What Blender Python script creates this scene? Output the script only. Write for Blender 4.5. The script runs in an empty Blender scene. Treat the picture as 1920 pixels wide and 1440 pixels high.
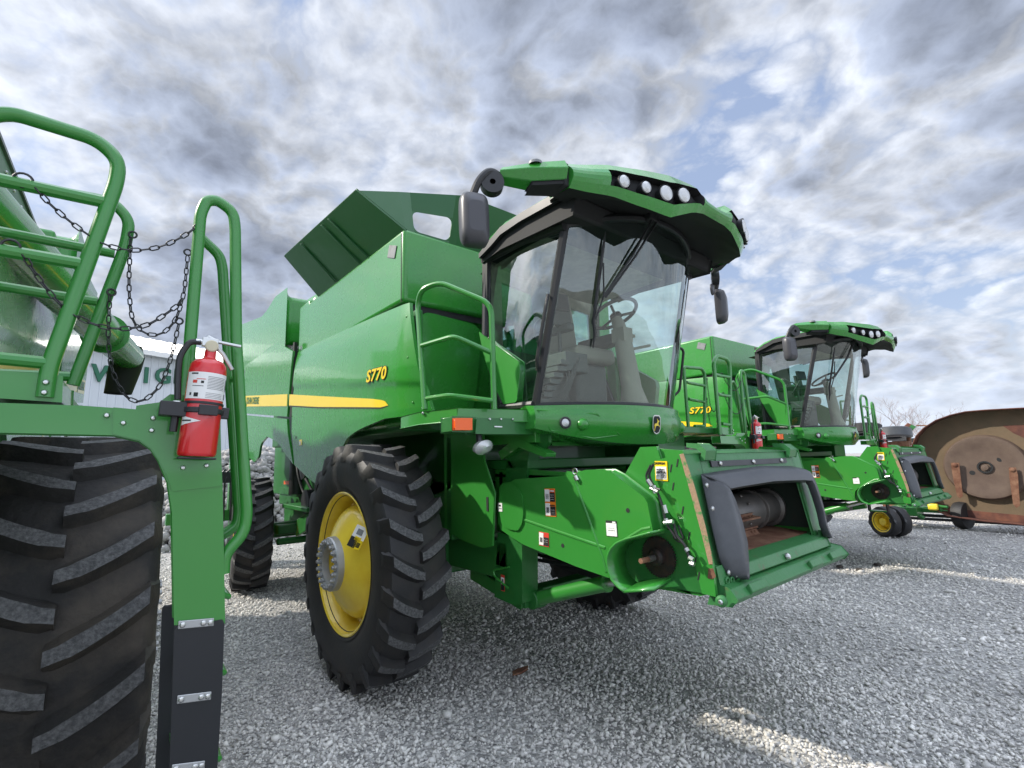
import bpy, math, random
import numpy as np
from mathutils import Vector, Matrix
rad = math.radians
random.seed(7)
S = bpy.context.scene
# ------------------------------------------------------------------ camera
CAM = Vector((-3.3769, -4.2094, 1.7714))
YAW, PIT, ROL, F = .697758, .153446, -.027157, 926.128
D_ = Vector((math.sin(YAW)*math.cos(PIT), math.cos(YAW)*math.cos(PIT), math.sin(PIT)))
R_ = Vector((math.cos(YAW), -math.sin(YAW), 0)); U_ = R_.cross(D_)
R2 = R_*math.cos(ROL)+U_*math.sin(ROL); U2 = -R_*math.sin(ROL)+U_*math.cos(ROL)
cd = bpy.data.cameras.new('camera'); cam = bpy.data.objects.new('camera', cd)
S.collection.objects.link(cam)
cd.sensor_width = 36; cd.lens = F/1920*36; cd.clip_start = .05; cd.clip_end = 3000
m = Matrix((R2, U2, -D_)).transposed().to_4x4(); m.translation = CAM
cam.matrix_world = m
S.camera = cam
S.view_settings.view_transform = 'Standard'; S.view_settings.look = 'None'
S.view_settings.gamma = 1; S.view_settings.exposure = .95
# ------------------------------------------------------------------ sun and sky
SUN = Vector((-.62, .57, .63)).normalized()
sl = bpy.data.lights.new('sun', 'SUN'); sl.energy = 2.7; sl.angle = rad(1.2); sl.color = (1, .93, .82)
so = bpy.data.objects.new('sun', sl); S.collection.objects.link(so)
so.rotation_euler = SUN.to_track_quat('Z', 'Y').to_euler(); so.location = (0, 0, 30)
W = bpy.data.worlds.new('World'); S.world = W; W.use_nodes = True
nt = W.node_tree; N = nt.nodes; Lk = nt.links; N.clear()
def nd(t, **k):
    n = N.new(t)
    for a, v in k.items(): setattr(n, a, v)
    return n
out = nd('ShaderNodeOutputWorld'); bg = nd('ShaderNodeBackground'); Lk.new(bg.outputs[0], out.inputs[0])
sky = nd('ShaderNodeTexSky', sky_type='NISHITA', sun_disc=False)
sky.sun_elevation = math.asin(SUN.z); sky.sun_rotation = math.atan2(SUN.x, SUN.y)
sky.air_density = 1.2; sky.dust_density = 1.5
tc = nd('ShaderNodeTexCoord'); sep = nd('ShaderNodeSeparateXYZ'); Lk.new(tc.outputs['Generated'], sep.inputs[0])
def mth(op, a, b=None, c=None):
    n = nd('ShaderNodeMath', operation=op)
    for i, v in enumerate((a, b, c)):
        if v is None: continue
        if isinstance(v, (int, float)): n.inputs[i].default_value = v
        else: Lk.new(v, n.inputs[i])
    return n.outputs[0]
zz = mth('MAXIMUM', mth('ADD', sep.outputs[2], .36), .05)
cx = mth('DIVIDE', sep.outputs[0], zz); cy = mth('DIVIDE', sep.outputs[1], zz)
cmb = nd('ShaderNodeCombineXYZ'); Lk.new(cx, cmb.inputs[0]); Lk.new(cy, cmb.inputs[1])
mp = nd('ShaderNodeMapping'); Lk.new(cmb.outputs[0], mp.inputs[0]); mp.inputs['Rotation'].default_value = (0, 0, rad(28)); mp.inputs['Scale'].default_value = (1.75, 1.65, 1)
mp.inputs['Location'].default_value = (3.7, 1.3, 0)
def noise(vec, sc, det, rough, dist=0, loc=None):
    n = nd('ShaderNodeTexNoise'); n.inputs['Scale'].default_value = sc; n.inputs['Detail'].default_value = det
    n.inputs['Roughness'].default_value = rough; n.inputs['Distortion'].default_value = dist
    Lk.new(vec, n.inputs['Vector']); return n.outputs[0]
def cloud(vec):
    wp = nd('ShaderNodeTexNoise'); wp.inputs['Scale'].default_value = 2.2; wp.inputs['Detail'].default_value = 3; Lk.new(vec, wp.inputs['Vector'])
    sc = nd('ShaderNodeVectorMath', operation='SCALE'); Lk.new(wp.outputs['Color'], sc.inputs[0]); sc.inputs['Scale'].default_value = .16
    ad = nd('ShaderNodeVectorMath', operation='ADD'); Lk.new(vec, ad.inputs[0]); Lk.new(sc.outputs[0], ad.inputs[1]); v = ad.outputs[0]
    big = noise(v, 1.15, 3, .5); mid = noise(v, 3.1, 2, .5); sm_ = noise(v, 7.5, 6, .55)
    puff = mth('ABSOLUTE', mth('SUBTRACT', mth('MULTIPLY', mid, 2.0), 1.0)); puff2 = mth('ABSOLUTE', mth('SUBTRACT', mth('MULTIPLY', sm_, 2.0), 1.0))
    return mth('ADD', mth('ADD', mth('MULTIPLY', big, .78), mth('MULTIPLY', puff, .36)), mth('MULTIPLY', puff2, .20))
dens0 = cloud(mp.outputs[0])
mp2 = nd('ShaderNodeMapping'); Lk.new(mp.outputs[0], mp2.inputs[0]); mp2.inputs['Location'].default_value = (-.045, .04, 0)
dens2 = cloud(mp2.outputs[0])
n3 = noise(mp.outputs[0], .55, 2, .5)
dens = mth('ADD', dens0, mth('MULTIPLY', n3, .30))
rel = mth('MULTIPLY', mth('SUBTRACT', dens0, dens2), 3.8)
rc = nd('ShaderNodeValToRGB'); Lk.new(dens, rc.inputs[0])
rc.color_ramp.elements[0].position = .45; rc.color_ramp.elements[1].position = .61
thick = nd('ShaderNodeValToRGB'); Lk.new(dens, thick.inputs[0])
e = thick.color_ramp.elements; e[0].position = .49; e[0].color = (.97, .985, 1.0, 1); e[1].position = .90; e[1].color = (.20, .235, .32, 1)
m_ = thick.color_ramp.elements.new(.68); m_.color = (.46, .52, .65, 1)
lit = mth('ADD', rel, 1.0)
mul = nd('ShaderNodeVectorMath', operation='SCALE'); Lk.new(thick.outputs[0], mul.inputs[0]); Lk.new(mth('MULTIPLY', mth('MINIMUM', mth('MAXIMUM', lit, .70), 1.5), .60), mul.inputs['Scale'])
skb = nd('ShaderNodeVectorMath', operation='SCALE'); Lk.new(sky.outputs[0], skb.inputs[0]); skb.inputs['Scale'].default_value = .10
tint = nd('ShaderNodeMix', data_type='RGBA'); tint.inputs[0].default_value = .72
Lk.new(skb.outputs[0], tint.inputs[6]); tint.inputs[7].default_value = (.27, .335, .49, 1)
mx = nd('ShaderNodeMix', data_type='RGBA'); Lk.new(rc.outputs[0], mx.inputs[0]); Lk.new(tint.outputs[2], mx.inputs[6]); Lk.new(mul.outputs[0], mx.inputs[7])
hz = nd('ShaderNodeMix', data_type='RGBA'); Lk.new(mth('POWER', mth('SUBTRACT', 1.0, mth('MINIMUM', mth('MAXIMUM', sep.outputs[2], 0.0), 1.0)), 9.0), hz.inputs[0])
Lk.new(mx.outputs[2], hz.inputs[6]); hz.inputs[7].default_value = (.52, .58, .68, 1)
dt = nd('ShaderNodeVectorMath', operation='DOT_PRODUCT'); Lk.new(tc.outputs['Generated'], dt.inputs[0]); dt.inputs[1].default_value = tuple(SUN)
glow = mth('MULTIPLY_ADD', mth('POWER', mth('MAXIMUM', dt.outputs['Value'], 0.0), 14.0), 1.9, 1.0)
zen = nd('ShaderNodeMapRange'); zen.inputs[1].default_value = .74; zen.inputs[2].default_value = .92; zen.inputs[3].default_value = 1.0; zen.inputs[4].default_value = 2.8; Lk.new(sep.outputs[2], zen.inputs[0])  # overhead sky, out of view, boosted to add fill light
bk = nd('ShaderNodeMapRange'); bk.inputs[1].default_value = -.05; bk.inputs[2].default_value = -.75; bk.inputs[3].default_value = 1.0; bk.inputs[4].default_value = 1.9; Lk.new(sep.outputs[1], bk.inputs[0])  # unseen sky behind the camera raised arbitrarily for extra ambient light
Lk.new(hz.outputs[2], bg.inputs[0]); Lk.new(mth('MULTIPLY', mth('MULTIPLY', mth('MULTIPLY', glow, zen.outputs[0]), bk.outputs[0]), .86), bg.inputs[1])

# ------------------------------------------------------------------ helpers
def ray(p): return D_*F+R2*(p[0]-960)-U2*(p[1]-720)
def X(v, L): return [CAM+ray(p)*((v-CAM.x)/ray(p).x) for p in L]
def Y(v, L): return [CAM+ray(p)*((v-CAM.y)/ray(p).y) for p in L]
def Z(v, L): return [CAM+ray(p)*((v-CAM.z)/ray(p).z) for p in L]
def PL(P0, n, L):
    P0, n = Vector(P0), Vector(n); return [CAM+ray(p)*((P0-CAM).dot(n)/ray(p).dot(n)) for p in L]
M0 = Matrix.Translation((-5.317, -.566, 0)) @ Matrix.Rotation(-.047, 4, 'Z'); M0i = M0.inverted()
C0 = M0i @ CAM
def K(ax, v, L):                       # the same for the harvester in the left foreground, in its own axes
    r = []
    for p in L:
        d = M0i.to_3x3() @ ray(p); i = 'xyz'.index(ax); r.append(C0+d*((v-C0[i])/d[i]))
    return r
M = {}
def mat(name, col, rough=.5, metal=0, coat=0, noise_=0, nscale=8, bump=0, bscale=60, spec=.5, col2=None, c2=(.45, .6), trans=0, detail=6):
    m = bpy.data.materials.new(name); m.use_nodes = True; t = m.node_tree; b = t.nodes['Principled BSDF']
    b.inputs['Base Color'].default_value = (*col, 1); b.inputs['Roughness'].default_value = rough
    b.inputs['Metallic'].default_value = metal; b.inputs['Coat Weight'].default_value = coat
    b.inputs['Coat Roughness'].default_value = .06
    b.inputs['Specular IOR Level'].default_value = spec
    if col2 or noise_ or bump:
        g = t.nodes.new('ShaderNodeTexCoord'); n = t.nodes.new('ShaderNodeTexNoise'); n.inputs['Scale'].default_value = nscale
        n.inputs['Detail'].default_value = detail; n.inputs['Roughness'].default_value = .65; t.links.new(g.outputs['Object'], n.inputs['Vector'])
    if col2:
        r = t.nodes.new('ShaderNodeValToRGB'); r.color_ramp.elements[0].position = c2[0]; r.color_ramp.elements[1].position = c2[1]
        r.color_ramp.elements[0].color = (*col, 1); r.color_ramp.elements[1].color = (*col2, 1)
        t.links.new(n.outputs[0], r.inputs[0]); t.links.new(r.outputs[0], b.inputs['Base Color'])
    if noise_:
        mr = t.nodes.new('ShaderNodeMapRange'); mr.inputs[3].default_value = rough-noise_; mr.inputs[4].default_value = rough+noise_
        t.links.new(n.outputs[0], mr.inputs[0]); t.links.new(mr.outputs[0], b.inputs['Roughness'])
    if bump:
        n2 = t.nodes.new('ShaderNodeTexNoise'); n2.inputs['Scale'].default_value = bscale; n2.inputs['Detail'].default_value = 5
        t.links.new(g.outputs['Object'], n2.inputs['Vector'])
        bp = t.nodes.new('ShaderNodeBump'); bp.inputs['Strength'].default_value = bump; bp.inputs['Distance'].default_value = .01
        t.links.new(n2.outputs[0], bp.inputs['Height']); t.links.new(bp.outputs[0], b.inputs['Normal'])
    M[name] = m; return m
G = mat('green_paint', (.030, .225, .030), .36, coat=.6, noise_=.1, nscale=3)
GS = mat('green_shell', (.030, .25, .028), .27, coat=.45, noise_=.08, nscale=5, col2=(.036, .235, .038), c2=(.35, .7))
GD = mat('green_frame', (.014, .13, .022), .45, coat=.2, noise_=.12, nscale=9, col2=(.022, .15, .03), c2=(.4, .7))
GC = mat('tank_cover_green', (.010, .095, .020), .5, coat=.15, noise_=.1, nscale=6)
GW = mat('green_worn', (.030, .17, .045), .5, coat=.2, noise_=.15, nscale=7, col2=(.10, .09, .045), c2=(.60, .74), bump=.25, bscale=30)
YE = mat('yellow_paint', (.92, .70, .06), .38, coat=.4, noise_=.1, nscale=4, col2=(.84, .58, .035), c2=(.4, .7))
YD = mat('decal_yellow', (.85, .62, .02), .3, coat=.5)
RB = mat('rubber', (.016, .016, .017), .62, noise_=.12, nscale=4, col2=(.035, .031, .027), c2=(.45, .72), bump=.2, bscale=45)
RT = mat('rubber_worn_lug', (.050, .051, .052), .8, nscale=60, col2=(.13, .13, .13), c2=(.38, .68), bump=.8, bscale=70)
RM = mat('rubber_muddy', (.014, .013, .012), .75, nscale=3.2, col2=(.055, .045, .034), c2=(.45, .68), bump=.5, bscale=40)
RW = mat('rubber_worn', (.05, .055, .062), .5, coat=.1, noise_=.12, nscale=6, col2=(.075, .08, .088), c2=(.4, .7))
BK = mat('black_plastic', (.018, .019, .021), .42, noise_=.08, nscale=6)
BM = mat('black_matte', (.012, .013, .014), .75)
GY = mat('mirror_shell', (.055, .055, .062), .38, noise_=.05)
GP = mat('gray_trim', (.22, .23, .235), .5, noise_=.1, nscale=12, col2=(.13, .14, .14), c2=(.4, .7))
IN = mat('cab_interior', (.24, .225, .185), .7, bump=.1)
ID = mat('cab_dark', (.07, .075, .07), .6)
HD = mat('headliner', (.20, .19, .14), .8, nscale=9, col2=(.26, .25, .18))
ST = mat('zinc_steel', (.62, .63, .62), .3, metal=1, noise_=.1)
CH = mat('chain_steel', (.05, .05, .052), .45, metal=.7)
AL = mat('cast_ring', (.42, .43, .43), .42, metal=.6, noise_=.1, bump=.1)
DR = mat('drum_steel', (.17, .16, .15), .42, metal=.6, nscale=5, col2=(.22, .2, .18), c2=(.45, .7), noise_=.12)
RU = mat('rust', (.13, .052, .028), .8, nscale=6, col2=(.24, .13, .075), c2=(.4, .65), bump=.4, bscale=25)
RD = mat('red_paint', (.62, .012, .018), .28, coat=.8)
WH = mat('white_decal', (.78, .78, .76), .45)
MDm = 0; OR = mat('orange_decal', (.85, .22, .02), .45)
RE = mat('red_decal', (.6, .05, .03), .45)
AM = mat('amber_lens', (.9, .12, .0), .4, coat=.3)
LN = mat('lamp_lens', (.55, .56, .56), .12, metal=.35, coat=1, bump=.3, bscale=120)
def glassmat(name, tint, ior=1.5, extra=0.0, rg=.015):
    m = bpy.data.materials.new(name); m.use_nodes = True; t = m.node_tree; t.nodes.clear()
    o = t.nodes.new('ShaderNodeOutputMaterial'); mix = t.nodes.new('ShaderNodeMixShader'); tr = t.nodes.new('ShaderNodeBsdfTransparent')
    gl = t.nodes.new('ShaderNodeBsdfGlossy'); lw = t.nodes.new('ShaderNodeLayerWeight'); lw.inputs[0].default_value = .5; fr = t.nodes.new('ShaderNodeMath'); fr.operation = 'POWER'; fr.inputs[1].default_value = 4.0; t.links.new(lw.outputs['Facing'], fr.inputs[0])
    ad = t.nodes.new('ShaderNodeMath'); ad.operation = 'MULTIPLY_ADD'; ad.inputs[1].default_value = .9; ad.inputs[2].default_value = extra
    tr.inputs[0].default_value = (*tint, 1); gl.inputs['Roughness'].default_value = rg; gl.inputs[0].default_value = (.95, 1, .98, 1)
    tcn = t.nodes.new('ShaderNodeTexCoord'); nz = t.nodes.new('ShaderNodeTexNoise'); nz.inputs['Scale'].default_value = 3.5; nz.inputs['Detail'].default_value = 1
    bp = t.nodes.new('ShaderNodeBump'); bp.inputs['Strength'].default_value = .10; bp.inputs['Distance'].default_value = .02
    t.links.new(tcn.outputs['Object'], nz.inputs[0]); t.links.new(nz.outputs[0], bp.inputs['Height']); t.links.new(bp.outputs[0], gl.inputs['Normal'])
    t.links.new(fr.outputs[0], ad.inputs[0]); t.links.new(ad.outputs[0], mix.inputs[0]); t.links.new(tr.outputs[0], mix.inputs[1]); t.links.new(gl.outputs[0], mix.inputs[2]); t.links.new(mix.outputs[0], o.inputs[0])
    M[name] = m; return m
GL = glassmat('cab_glass', (.84, .94, .91), 1.45, .11)
GB = glassmat('cab_glass_side', (.70, .86, .83), 1.5, .17, 0.0)

class MB:
    def __init__(s): s.v = []; s.f = []; s.m = []; s.p = []
    def add(s, vs, fs, mi=0):
        o = len(s.v); s.p.append((o, len(s.f))); s.v += [tuple(v) for v in vs]; s.f += [tuple(i+o for i in f) for f in fs]; s.m += [mi]*len(fs); return s
    def box(s, a, b, mi=0):
        x0, y0, z0 = a; x1, y1, z1 = b
        return s.add([(x0, y0, z0), (x1, y0, z0), (x1, y1, z0), (x0, y1, z0), (x0, y0, z1), (x1, y0, z1), (x1, y1, z1), (x0, y1, z1)],
                     [(0, 3, 2, 1), (4, 5, 6, 7), (0, 1, 5, 4), (1, 2, 6, 5), (2, 3, 7, 6), (3, 0, 4, 7)], mi)
    def obox(s, c, u, v, w, mi=0):      # centre and three half vectors
        c, u, v, w = map(Vector, (c, u, v, w)); P = [c+u*a+v*b+w*d for d in (-1, 1) for a, b in ((-1, -1), (1, -1), (1, 1), (-1, 1))]
        return s.add(P, [(0, 3, 2, 1), (4, 5, 6, 7), (0, 1, 5, 4), (1, 2, 6, 5), (2, 3, 7, 6), (3, 0, 4, 7)], mi)
    def slab(s, P, t, mi=0):            # polygon extruded by the vector t
        t = Vector(t); n = len(P); P = [Vector(p) for p in P]
        return s.add(P+[p+t for p in P], [tuple(range(n)), tuple(range(2*n-1, n-1, -1))]+[(i, (i+1) % n+0, (i+1) % n+n, i+n) for i in range(n)], mi)
    def tube(s, P, r, n=10, mi=0, closed=False, cap=True):
        P = [Vector(p) for p in P]; k = len(P); rr = r if hasattr(r, '__len__') else [r]*k
        T = []
        for i in range(k):
            a = P[i-1] if (i or closed) else P[0]; b = P[(i+1) % k] if (i < k-1 or closed) else P[-1]
            T.append((b-a).normalized())
        u = T[0].orthogonal().normalized(); V = []
        for i in range(k):
            if i: u = (u-T[i]*u.dot(T[i])).normalized()
            w = T[i].cross(u); V += [P[i]+(u*math.cos(2*math.pi*j/n)+w*math.sin(2*math.pi*j/n))*rr[i] for j in range(n)]
        fs = []
        for i in range(k if closed else k-1):
            a = i*n; b = ((i+1) % k)*n
            fs += [(a+j, a+(j+1) % n, b+(j+1) % n, b+j) for j in range(n)]
        if cap and not closed: fs += [tuple(range(n-1, -1, -1)), tuple(range((k-1)*n, k*n))]
        return s.add(V, fs, mi)
    def lathe(s, prof, c, ax, n=32, mi=0, caps=(False, False)):  # prof: (distance along ax, radius)
        c = Vector(c); ax = Vector(ax).normalized(); u = ax.orthogonal().normalized(); w = ax.cross(u)
        V = []; k = len(prof)
        for a, r in prof: V += [c+ax*a+(u*math.cos(2*math.pi*j/n)+w*math.sin(2*math.pi*j/n))*r for j in range(n)]
        fs = [(i*n+j, i*n+(j+1) % n, (i+1)*n+(j+1) % n, (i+1)*n+j) for i in range(k-1) for j in range(n)]
        if caps[0]: fs.append(tuple(range(n-1, -1, -1)))
        if caps[1]: fs.append(tuple(range((k-1)*n, k*n)))
        return s.add(V, fs, mi)
    def cyl(s, a, b, r, n=16, mi=0):
        a, b = Vector(a), Vector(b); return s.lathe([(0, r), ((b-a).length, r)], a, b-a, n, mi, (True, True))
    def grid(s, R, mi=0, closed=False):  # rows of points
        k = len(R[0]); V = [p for r in R for p in r]; q = k if closed else k-1
        return s.add(V, [(i*k+j, i*k+(j+1) % k, (i+1)*k+(j+1) % k, (i+1)*k+j) for i in range(len(R)-1) for j in range(q)], mi)
    def bolt(s, c, n, r=.012, h=.009, mi=0):
        return s.lathe([(0, r), (h*.5, r*.92), (h*.9, r*.6), (h, r*.1)], c, n, 8, mi, (False, True))
    def each(s, name, mats, parent=None, **k):   # every added piece an object of its own
        q = s.p+[(len(s.v), len(s.f))]
        for (a, fa), (c, fc) in zip(q, q[1:]):
            t = MB(); t.v = s.v[a:c]; t.f = [tuple(i-a for i in f) for f in s.f[fa:fc]]; t.m = s.m[fa:fc]; t.build(name, mats, parent, **k)
    def build(s, name, mats, parent=None, smooth=32, bevel=0, solid=0, seg=2):
        me = bpy.data.meshes.new(name); me.from_pydata(s.v, [], s.f)
        for m in (mats if isinstance(mats, (list, tuple)) else [mats]): me.materials.append(m)
        me.polygons.foreach_set('material_index', s.m)
        me.validate(); me.update()
        if smooth:
            me.polygons.foreach_set('use_smooth', [True]*len(me.polygons)); me.set_sharp_from_angle(angle=rad(smooth))
        o = bpy.data.objects.new(name, me); S.collection.objects.link(o)
        if parent: o.parent = parent
        if solid:
            q = o.modifiers.new('solid', 'SOLIDIFY'); q.thickness = solid; q.offset = 0
        if bevel:
            q = o.modifiers.new('bevel', 'BEVEL'); q.width = bevel; q.segments = seg; q.limit_method = 'ANGLE'; q.angle_limit = rad(35); q.harden_normals = False
        return o
def fil(P, r, n=5):                     # round the corners of a path
    P = [Vector(p) for p in P]; o = [P[0]]
    for i in range(1, len(P)-1):
        a = (P[i-1]-P[i]); b = (P[i+1]-P[i]); q = min(r, a.length*.48, b.length*.48)
        A = P[i]+a.normalized()*q; B = P[i]+b.normalized()*q
        for j in range(n+1):
            t = j/n; o.append(A*(1-t)**2+P[i]*2*t*(1-t)+B*t*t)
    o.append(P[-1]); return o
def filc(P, r, n=4):
    P = [Vector(p) for p in P]; return fil([P[-1].lerp(P[0], .5)]+P+[P[-1].lerp(P[0], .5)], r, n)[:-1]
def res(P, n):                          # resample a polyline to n points
    P = [Vector(p) for p in P]; L = [0]
    for a, b in zip(P, P[1:]): L.append(L[-1]+(b-a).length)
    o = []
    for i in range(n):
        t = L[-1]*i/(n-1); j = 0
        while j < len(P)-2 and L[j+1] < t: j += 1
        o.append(P[j].lerp(P[j+1], (t-L[j])/max(1e-9, L[j+1]-L[j])))
    return o
def empty(name, loc=(0, 0, 0), rz=0, label=None, cat=None, group=None):
    o = bpy.data.objects.new(name, None); S.collection.objects.link(o); o.location = loc; o.rotation_euler = (0, 0, rz)
    o.empty_display_size = .2; tag(o, label, cat, group); return o
def tag(o, label=None, cat=None, group=None, kind=None):
    for k, v in (('label', label), ('category', cat), ('group', group), ('kind', kind)):
        if v: o[k] = v
    return o
def copy_tree(o, parent=None):
    c = o.copy(); S.collection.objects.link(c); c.parent = parent
    for ch in list(o.children): copy_tree(ch, c)
    return c
def text(s, size, c, u, v, m_, parent, name='lettering', ext=.001, off=0, shear=0, align='CENTER', spacing=1, sx=1):
    cu = bpy.data.curves.new('t', 'FONT'); cu.body = s; cu.size = size; cu.extrude = ext; cu.offset = off; cu.shear = shear
    cu.align_x = align; cu.align_y = 'CENTER'; cu.space_character = spacing; cu.resolution_u = 3
    t = bpy.data.objects.new('t', cu); S.collection.objects.link(t)
    me = bpy.data.meshes.new_from_object(t.evaluated_get(bpy.context.evaluated_depsgraph_get())); bpy.data.objects.remove(t)
    me.transform(Matrix.Diagonal((sx, 1, 1, 1)))
    u = Vector(u).normalized(); v = Vector(v); v = (v-u*v.dot(u)).normalized(); w = u.cross(v)
    mm = Matrix((u, v, w)).transposed().to_4x4(); mm.translation = Vector(c); me.transform(mm)
    me.materials.clear(); me.materials.append(m_)
    o = bpy.data.objects.new(name, me); S.collection.objects.link(o)
    if parent: o.parent = parent
    return o
def decal(name, c, u, v, w, h, rects, parent, n=None):   # a thin sticker plate; rects: (x0,y0,x1,y1,mat) in 0..1
    u = Vector(u).normalized(); v = Vector(v); v = (v-u*v.dot(u)).normalized(); n = u.cross(v); c = Vector(c)
    b = MB(); ms = []
    for i, (x0, y0, x1, y1, mm) in enumerate(rects):
        if mm not in ms: ms.append(mm)
        cc = c+u*((x0+x1)/2-.5)*w+v*((y0+y1)/2-.5)*h+n*(.0012*(1+min(i, 1)+(i > 0)*.3))
        b.obox(cc, u*(x1-x0)*w/2, v*(y1-y0)*h/2, n*.0006*(1+(i > 0)), ms.index(mm))
    return b.build(name, ms, parent, smooth=0)

# ------------------------------------------------------------------ wheels
def make_tire(R, Wd, rimR, nl, cx=0, lugh=.05, mats=None, lugw=.034, side=-1):
    """tyre around the x axis at the origin; carcass + chevron lugs"""
    b = MB(); h = Wd/2; r0 = R-lugh
    prof = [(-h*.72, rimR-.01), (-h*.86, rimR+.03), (-h*.98, rimR+(r0-rimR)*.35), (-h*1.0, rimR+(r0-rimR)*.6), (-h*.95, r0-.055), (-h*.84, r0-.018), (-h*.5, r0-.004), (0, r0),
            (h*.5, r0-.004), (h*.84, r0-.018), (h*.95, r0-.055), (h*1.0, rimR+(r0-rimR)*.6), (h*.98, rimR+(r0-rimR)*.35), (h*.86, rimR+.03), (h*.72, rimR-.01)]
    b.lathe(prof, (0, 0, 0), (1, 0, 0), 96, 0)
    # ring ribs at the bead
    for s in (-1, 1): b.lathe([(s*h*.87, rimR+.035), (s*h*.90, rimR+.045), (s*h*.91, rimR+.055)], (0, 0, 0), (1, 0, 0), 96, 0)
    def rad_at(x):
        a = abs(x)/h
        return r0+.004-(0 if a < .5 else (a-.5)**2*.06 if a < .84 else .007+(a-.84)*.30)
    for sgn in (-1, 1):
        for i in range(nl):
            ph0 = 2*math.pi*(i+(.5 if sgn > 0 else 0))/nl
            rows = []; K_ = 9
            for j in range(K_+1):
                t = j/K_; xx = sgn*h*(-.03+1.03*t**.97) if t < .999 else sgn*h*1.0
                ph = ph0+(.05*t+.115*t**1.6)*(.95/R)*(Wd/.52)
                top = R-(0 if t < .8 else (t-.8)**2*.5)
                ra = (rad_at(xx)-.02) if t < .95 else r0-.10
                if t > .98: top = r0-.055
                w0 = lugw*(1.75 if 0 < t < .9 else 1.35)/R*1.25; w1 = lugw*(1.05 if t > .12 else .85)/R
                row = []
                for a, rr in ((ph-w0, ra), (ph-w1, top-.004), (ph+w1*.9, top-.004), (ph+w0, ra)):
                    row.append((xx, rr*math.cos(a)*-1, rr*math.sin(a)))
                rows.append(row)
            o = len(b.v); b.v += [p for r in rows for p in r]
            for j in range(K_):
                a = o+4*j
                for q, mi in ((0, 0), (1, 1 if j < K_-1 else 0), (2, 0)):
                    fc = (a+q, a+q+1, a+q+5, a+q+4); b.f.append(fc if sgn < 0 else fc[::-1]); b.m.append(mi)
            b.f.append((o, o+1, o+2, o+3)); b.m.append(0); e_ = o+4*K_; b.f.append((e_, e_+3, e_+2, e_+1)); b.m.append(0)
    return b
def wheel(parent, c, R, Wd, rimR, nl, side, dish='bulge', name='wheel', mats=(RB, RT), lugh=.05, ring=True, decal_=False, lugw=.034):
    w = bpy.data.objects.new(name, None); S.collection.objects.link(w); w.location = c; w.parent = parent
    make_tire(R, Wd, rimR, nl, lugh=lugh, lugw=lugw).build('tire', list(mats), w, smooth=40)
    b = MB(); s = side; h = Wd/2
    ff = h*.86
    b.lathe([(s*ff, rimR+.028), (s*(ff+.006), rimR+.02), (s*(ff-.004), rimR+.004), (s*(ff-.05), rimR-.01), (s*(ff-.10), rimR-.035), (s*(ff-.17), rimR-.04), (s*(ff-.20), rimR-.075),
             (s*-h*.5, rimR-.08), (s*-ff, rimR+.01), (s*-ff, rimR+.026)], (0, 0, 0), (1, 0, 0), 72, 0)
    if dish == 'bulge':
        b.lathe([(s*(ff-.30), rimR-.075), (s*(ff-.20), .465), (s*(ff-.13), .458), (s*(ff-.085), .442), (s*(ff-.05), .41), (s*(ff-.015), .36), (s*(ff+.015), .305), (s*(ff+.04), .255), (s*(ff+.06), .215), (s*(ff+.06), .15), (s*(ff+.04), .135), (s*(ff-.03), .125), (s*(ff-.06), .01)], (0, 0, 0), (1, 0, 0), 72, 0)
    else:
        b.lathe([(s*(ff-.16), rimR-.05), (s*(ff-.14), rimR*.7), (s*(ff-.10), rimR*.45), (s*(ff-.03), rimR*.4), (s*(ff-.03), .01)], (0, 0, 0), (1, 0, 0), 48, 0)
    rim = b.build('rim', YE, w, smooth=25)
    if ring:
        b = MB(); f0 = ff+.060
        b.lathe([(s*f0, .215), (s*(f0+.045), .212), (s*(f0+.055), .205), (s*(f0+.055), .140), (s*(f0+.0), .135)], (0, 0, 0), (1, 0, 0), 48, 0)
        for i in range(20):
            a = 2*math.pi*i/20; c1 = Vector((s*(f0+.055), .178*math.cos(a), .178*math.sin(a)))
            b.lathe([(0, .022), (.020, .022), (.022, .014), (.034, .013), (.036, .004)], c1, (s, 0, 0), 8, 0)
        b.build('hub_ring', AL, rim, smooth=30)
    return w

# ------------------------------------------------------------------ the harvester
H = empty('combine_harvester', (0, 0, 0), 0, 'large green combine harvester in the middle, whole machine seen from its front corner', 'combine harvester', 'green combine harvesters parked in a row')
def shield(name, botL, topL, xf, sgn, nx=22, nz=12, th=.03):
    B = res(botL, nx); T = res(topL, nx); R = []
    for k in range(nz+1):
        t = k/nz; row = []
        for i in range(nx):
            p = B[i].lerp(T[i], t); row.append(Vector((sgn*xf(p.y, p.z), p.y, p.z)))
        R.append(row)
    b = MB(); b.grid(R)
    inn = [[Vector((p.x-sgn*th, p.y, p.z)) for p in r] for r in R]; b.grid([r[::-1] for r in inn])
    rim = [r[0] for r in R]; rim2 = [r[0] for r in inn]; b.grid([rim, rim2])
    b.grid([[r[-1] for r in R][::-1], [r[-1] for r in inn][::-1]]); b.grid([R[0][::-1], inn[0][::-1]]); b.grid([R[-1], inn[-1]])
    if sgn > 0: b.f = [f[::-1] for f in b.f]
    return b.build(name, GS, H, smooth=30)
def v3(L, x=-1.5): return [Vector((x, a, c)) for a, c in L]
def xs(y, z):                          # sideways bulge of the lower shields
    f = 1.505
    if z > 2.55: f -= (z-2.55)*.085+.25*max(0, z-2.95)**2
    zc = 2.485+.125*y; f += .020/(1+math.exp(-max(-30, min(30, (z-zc)/.010))))
    if z < 2.2: f -= .10*(2.2-z)
    f -= 1.0*max(0, -.52-y)**2
    return f
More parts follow.
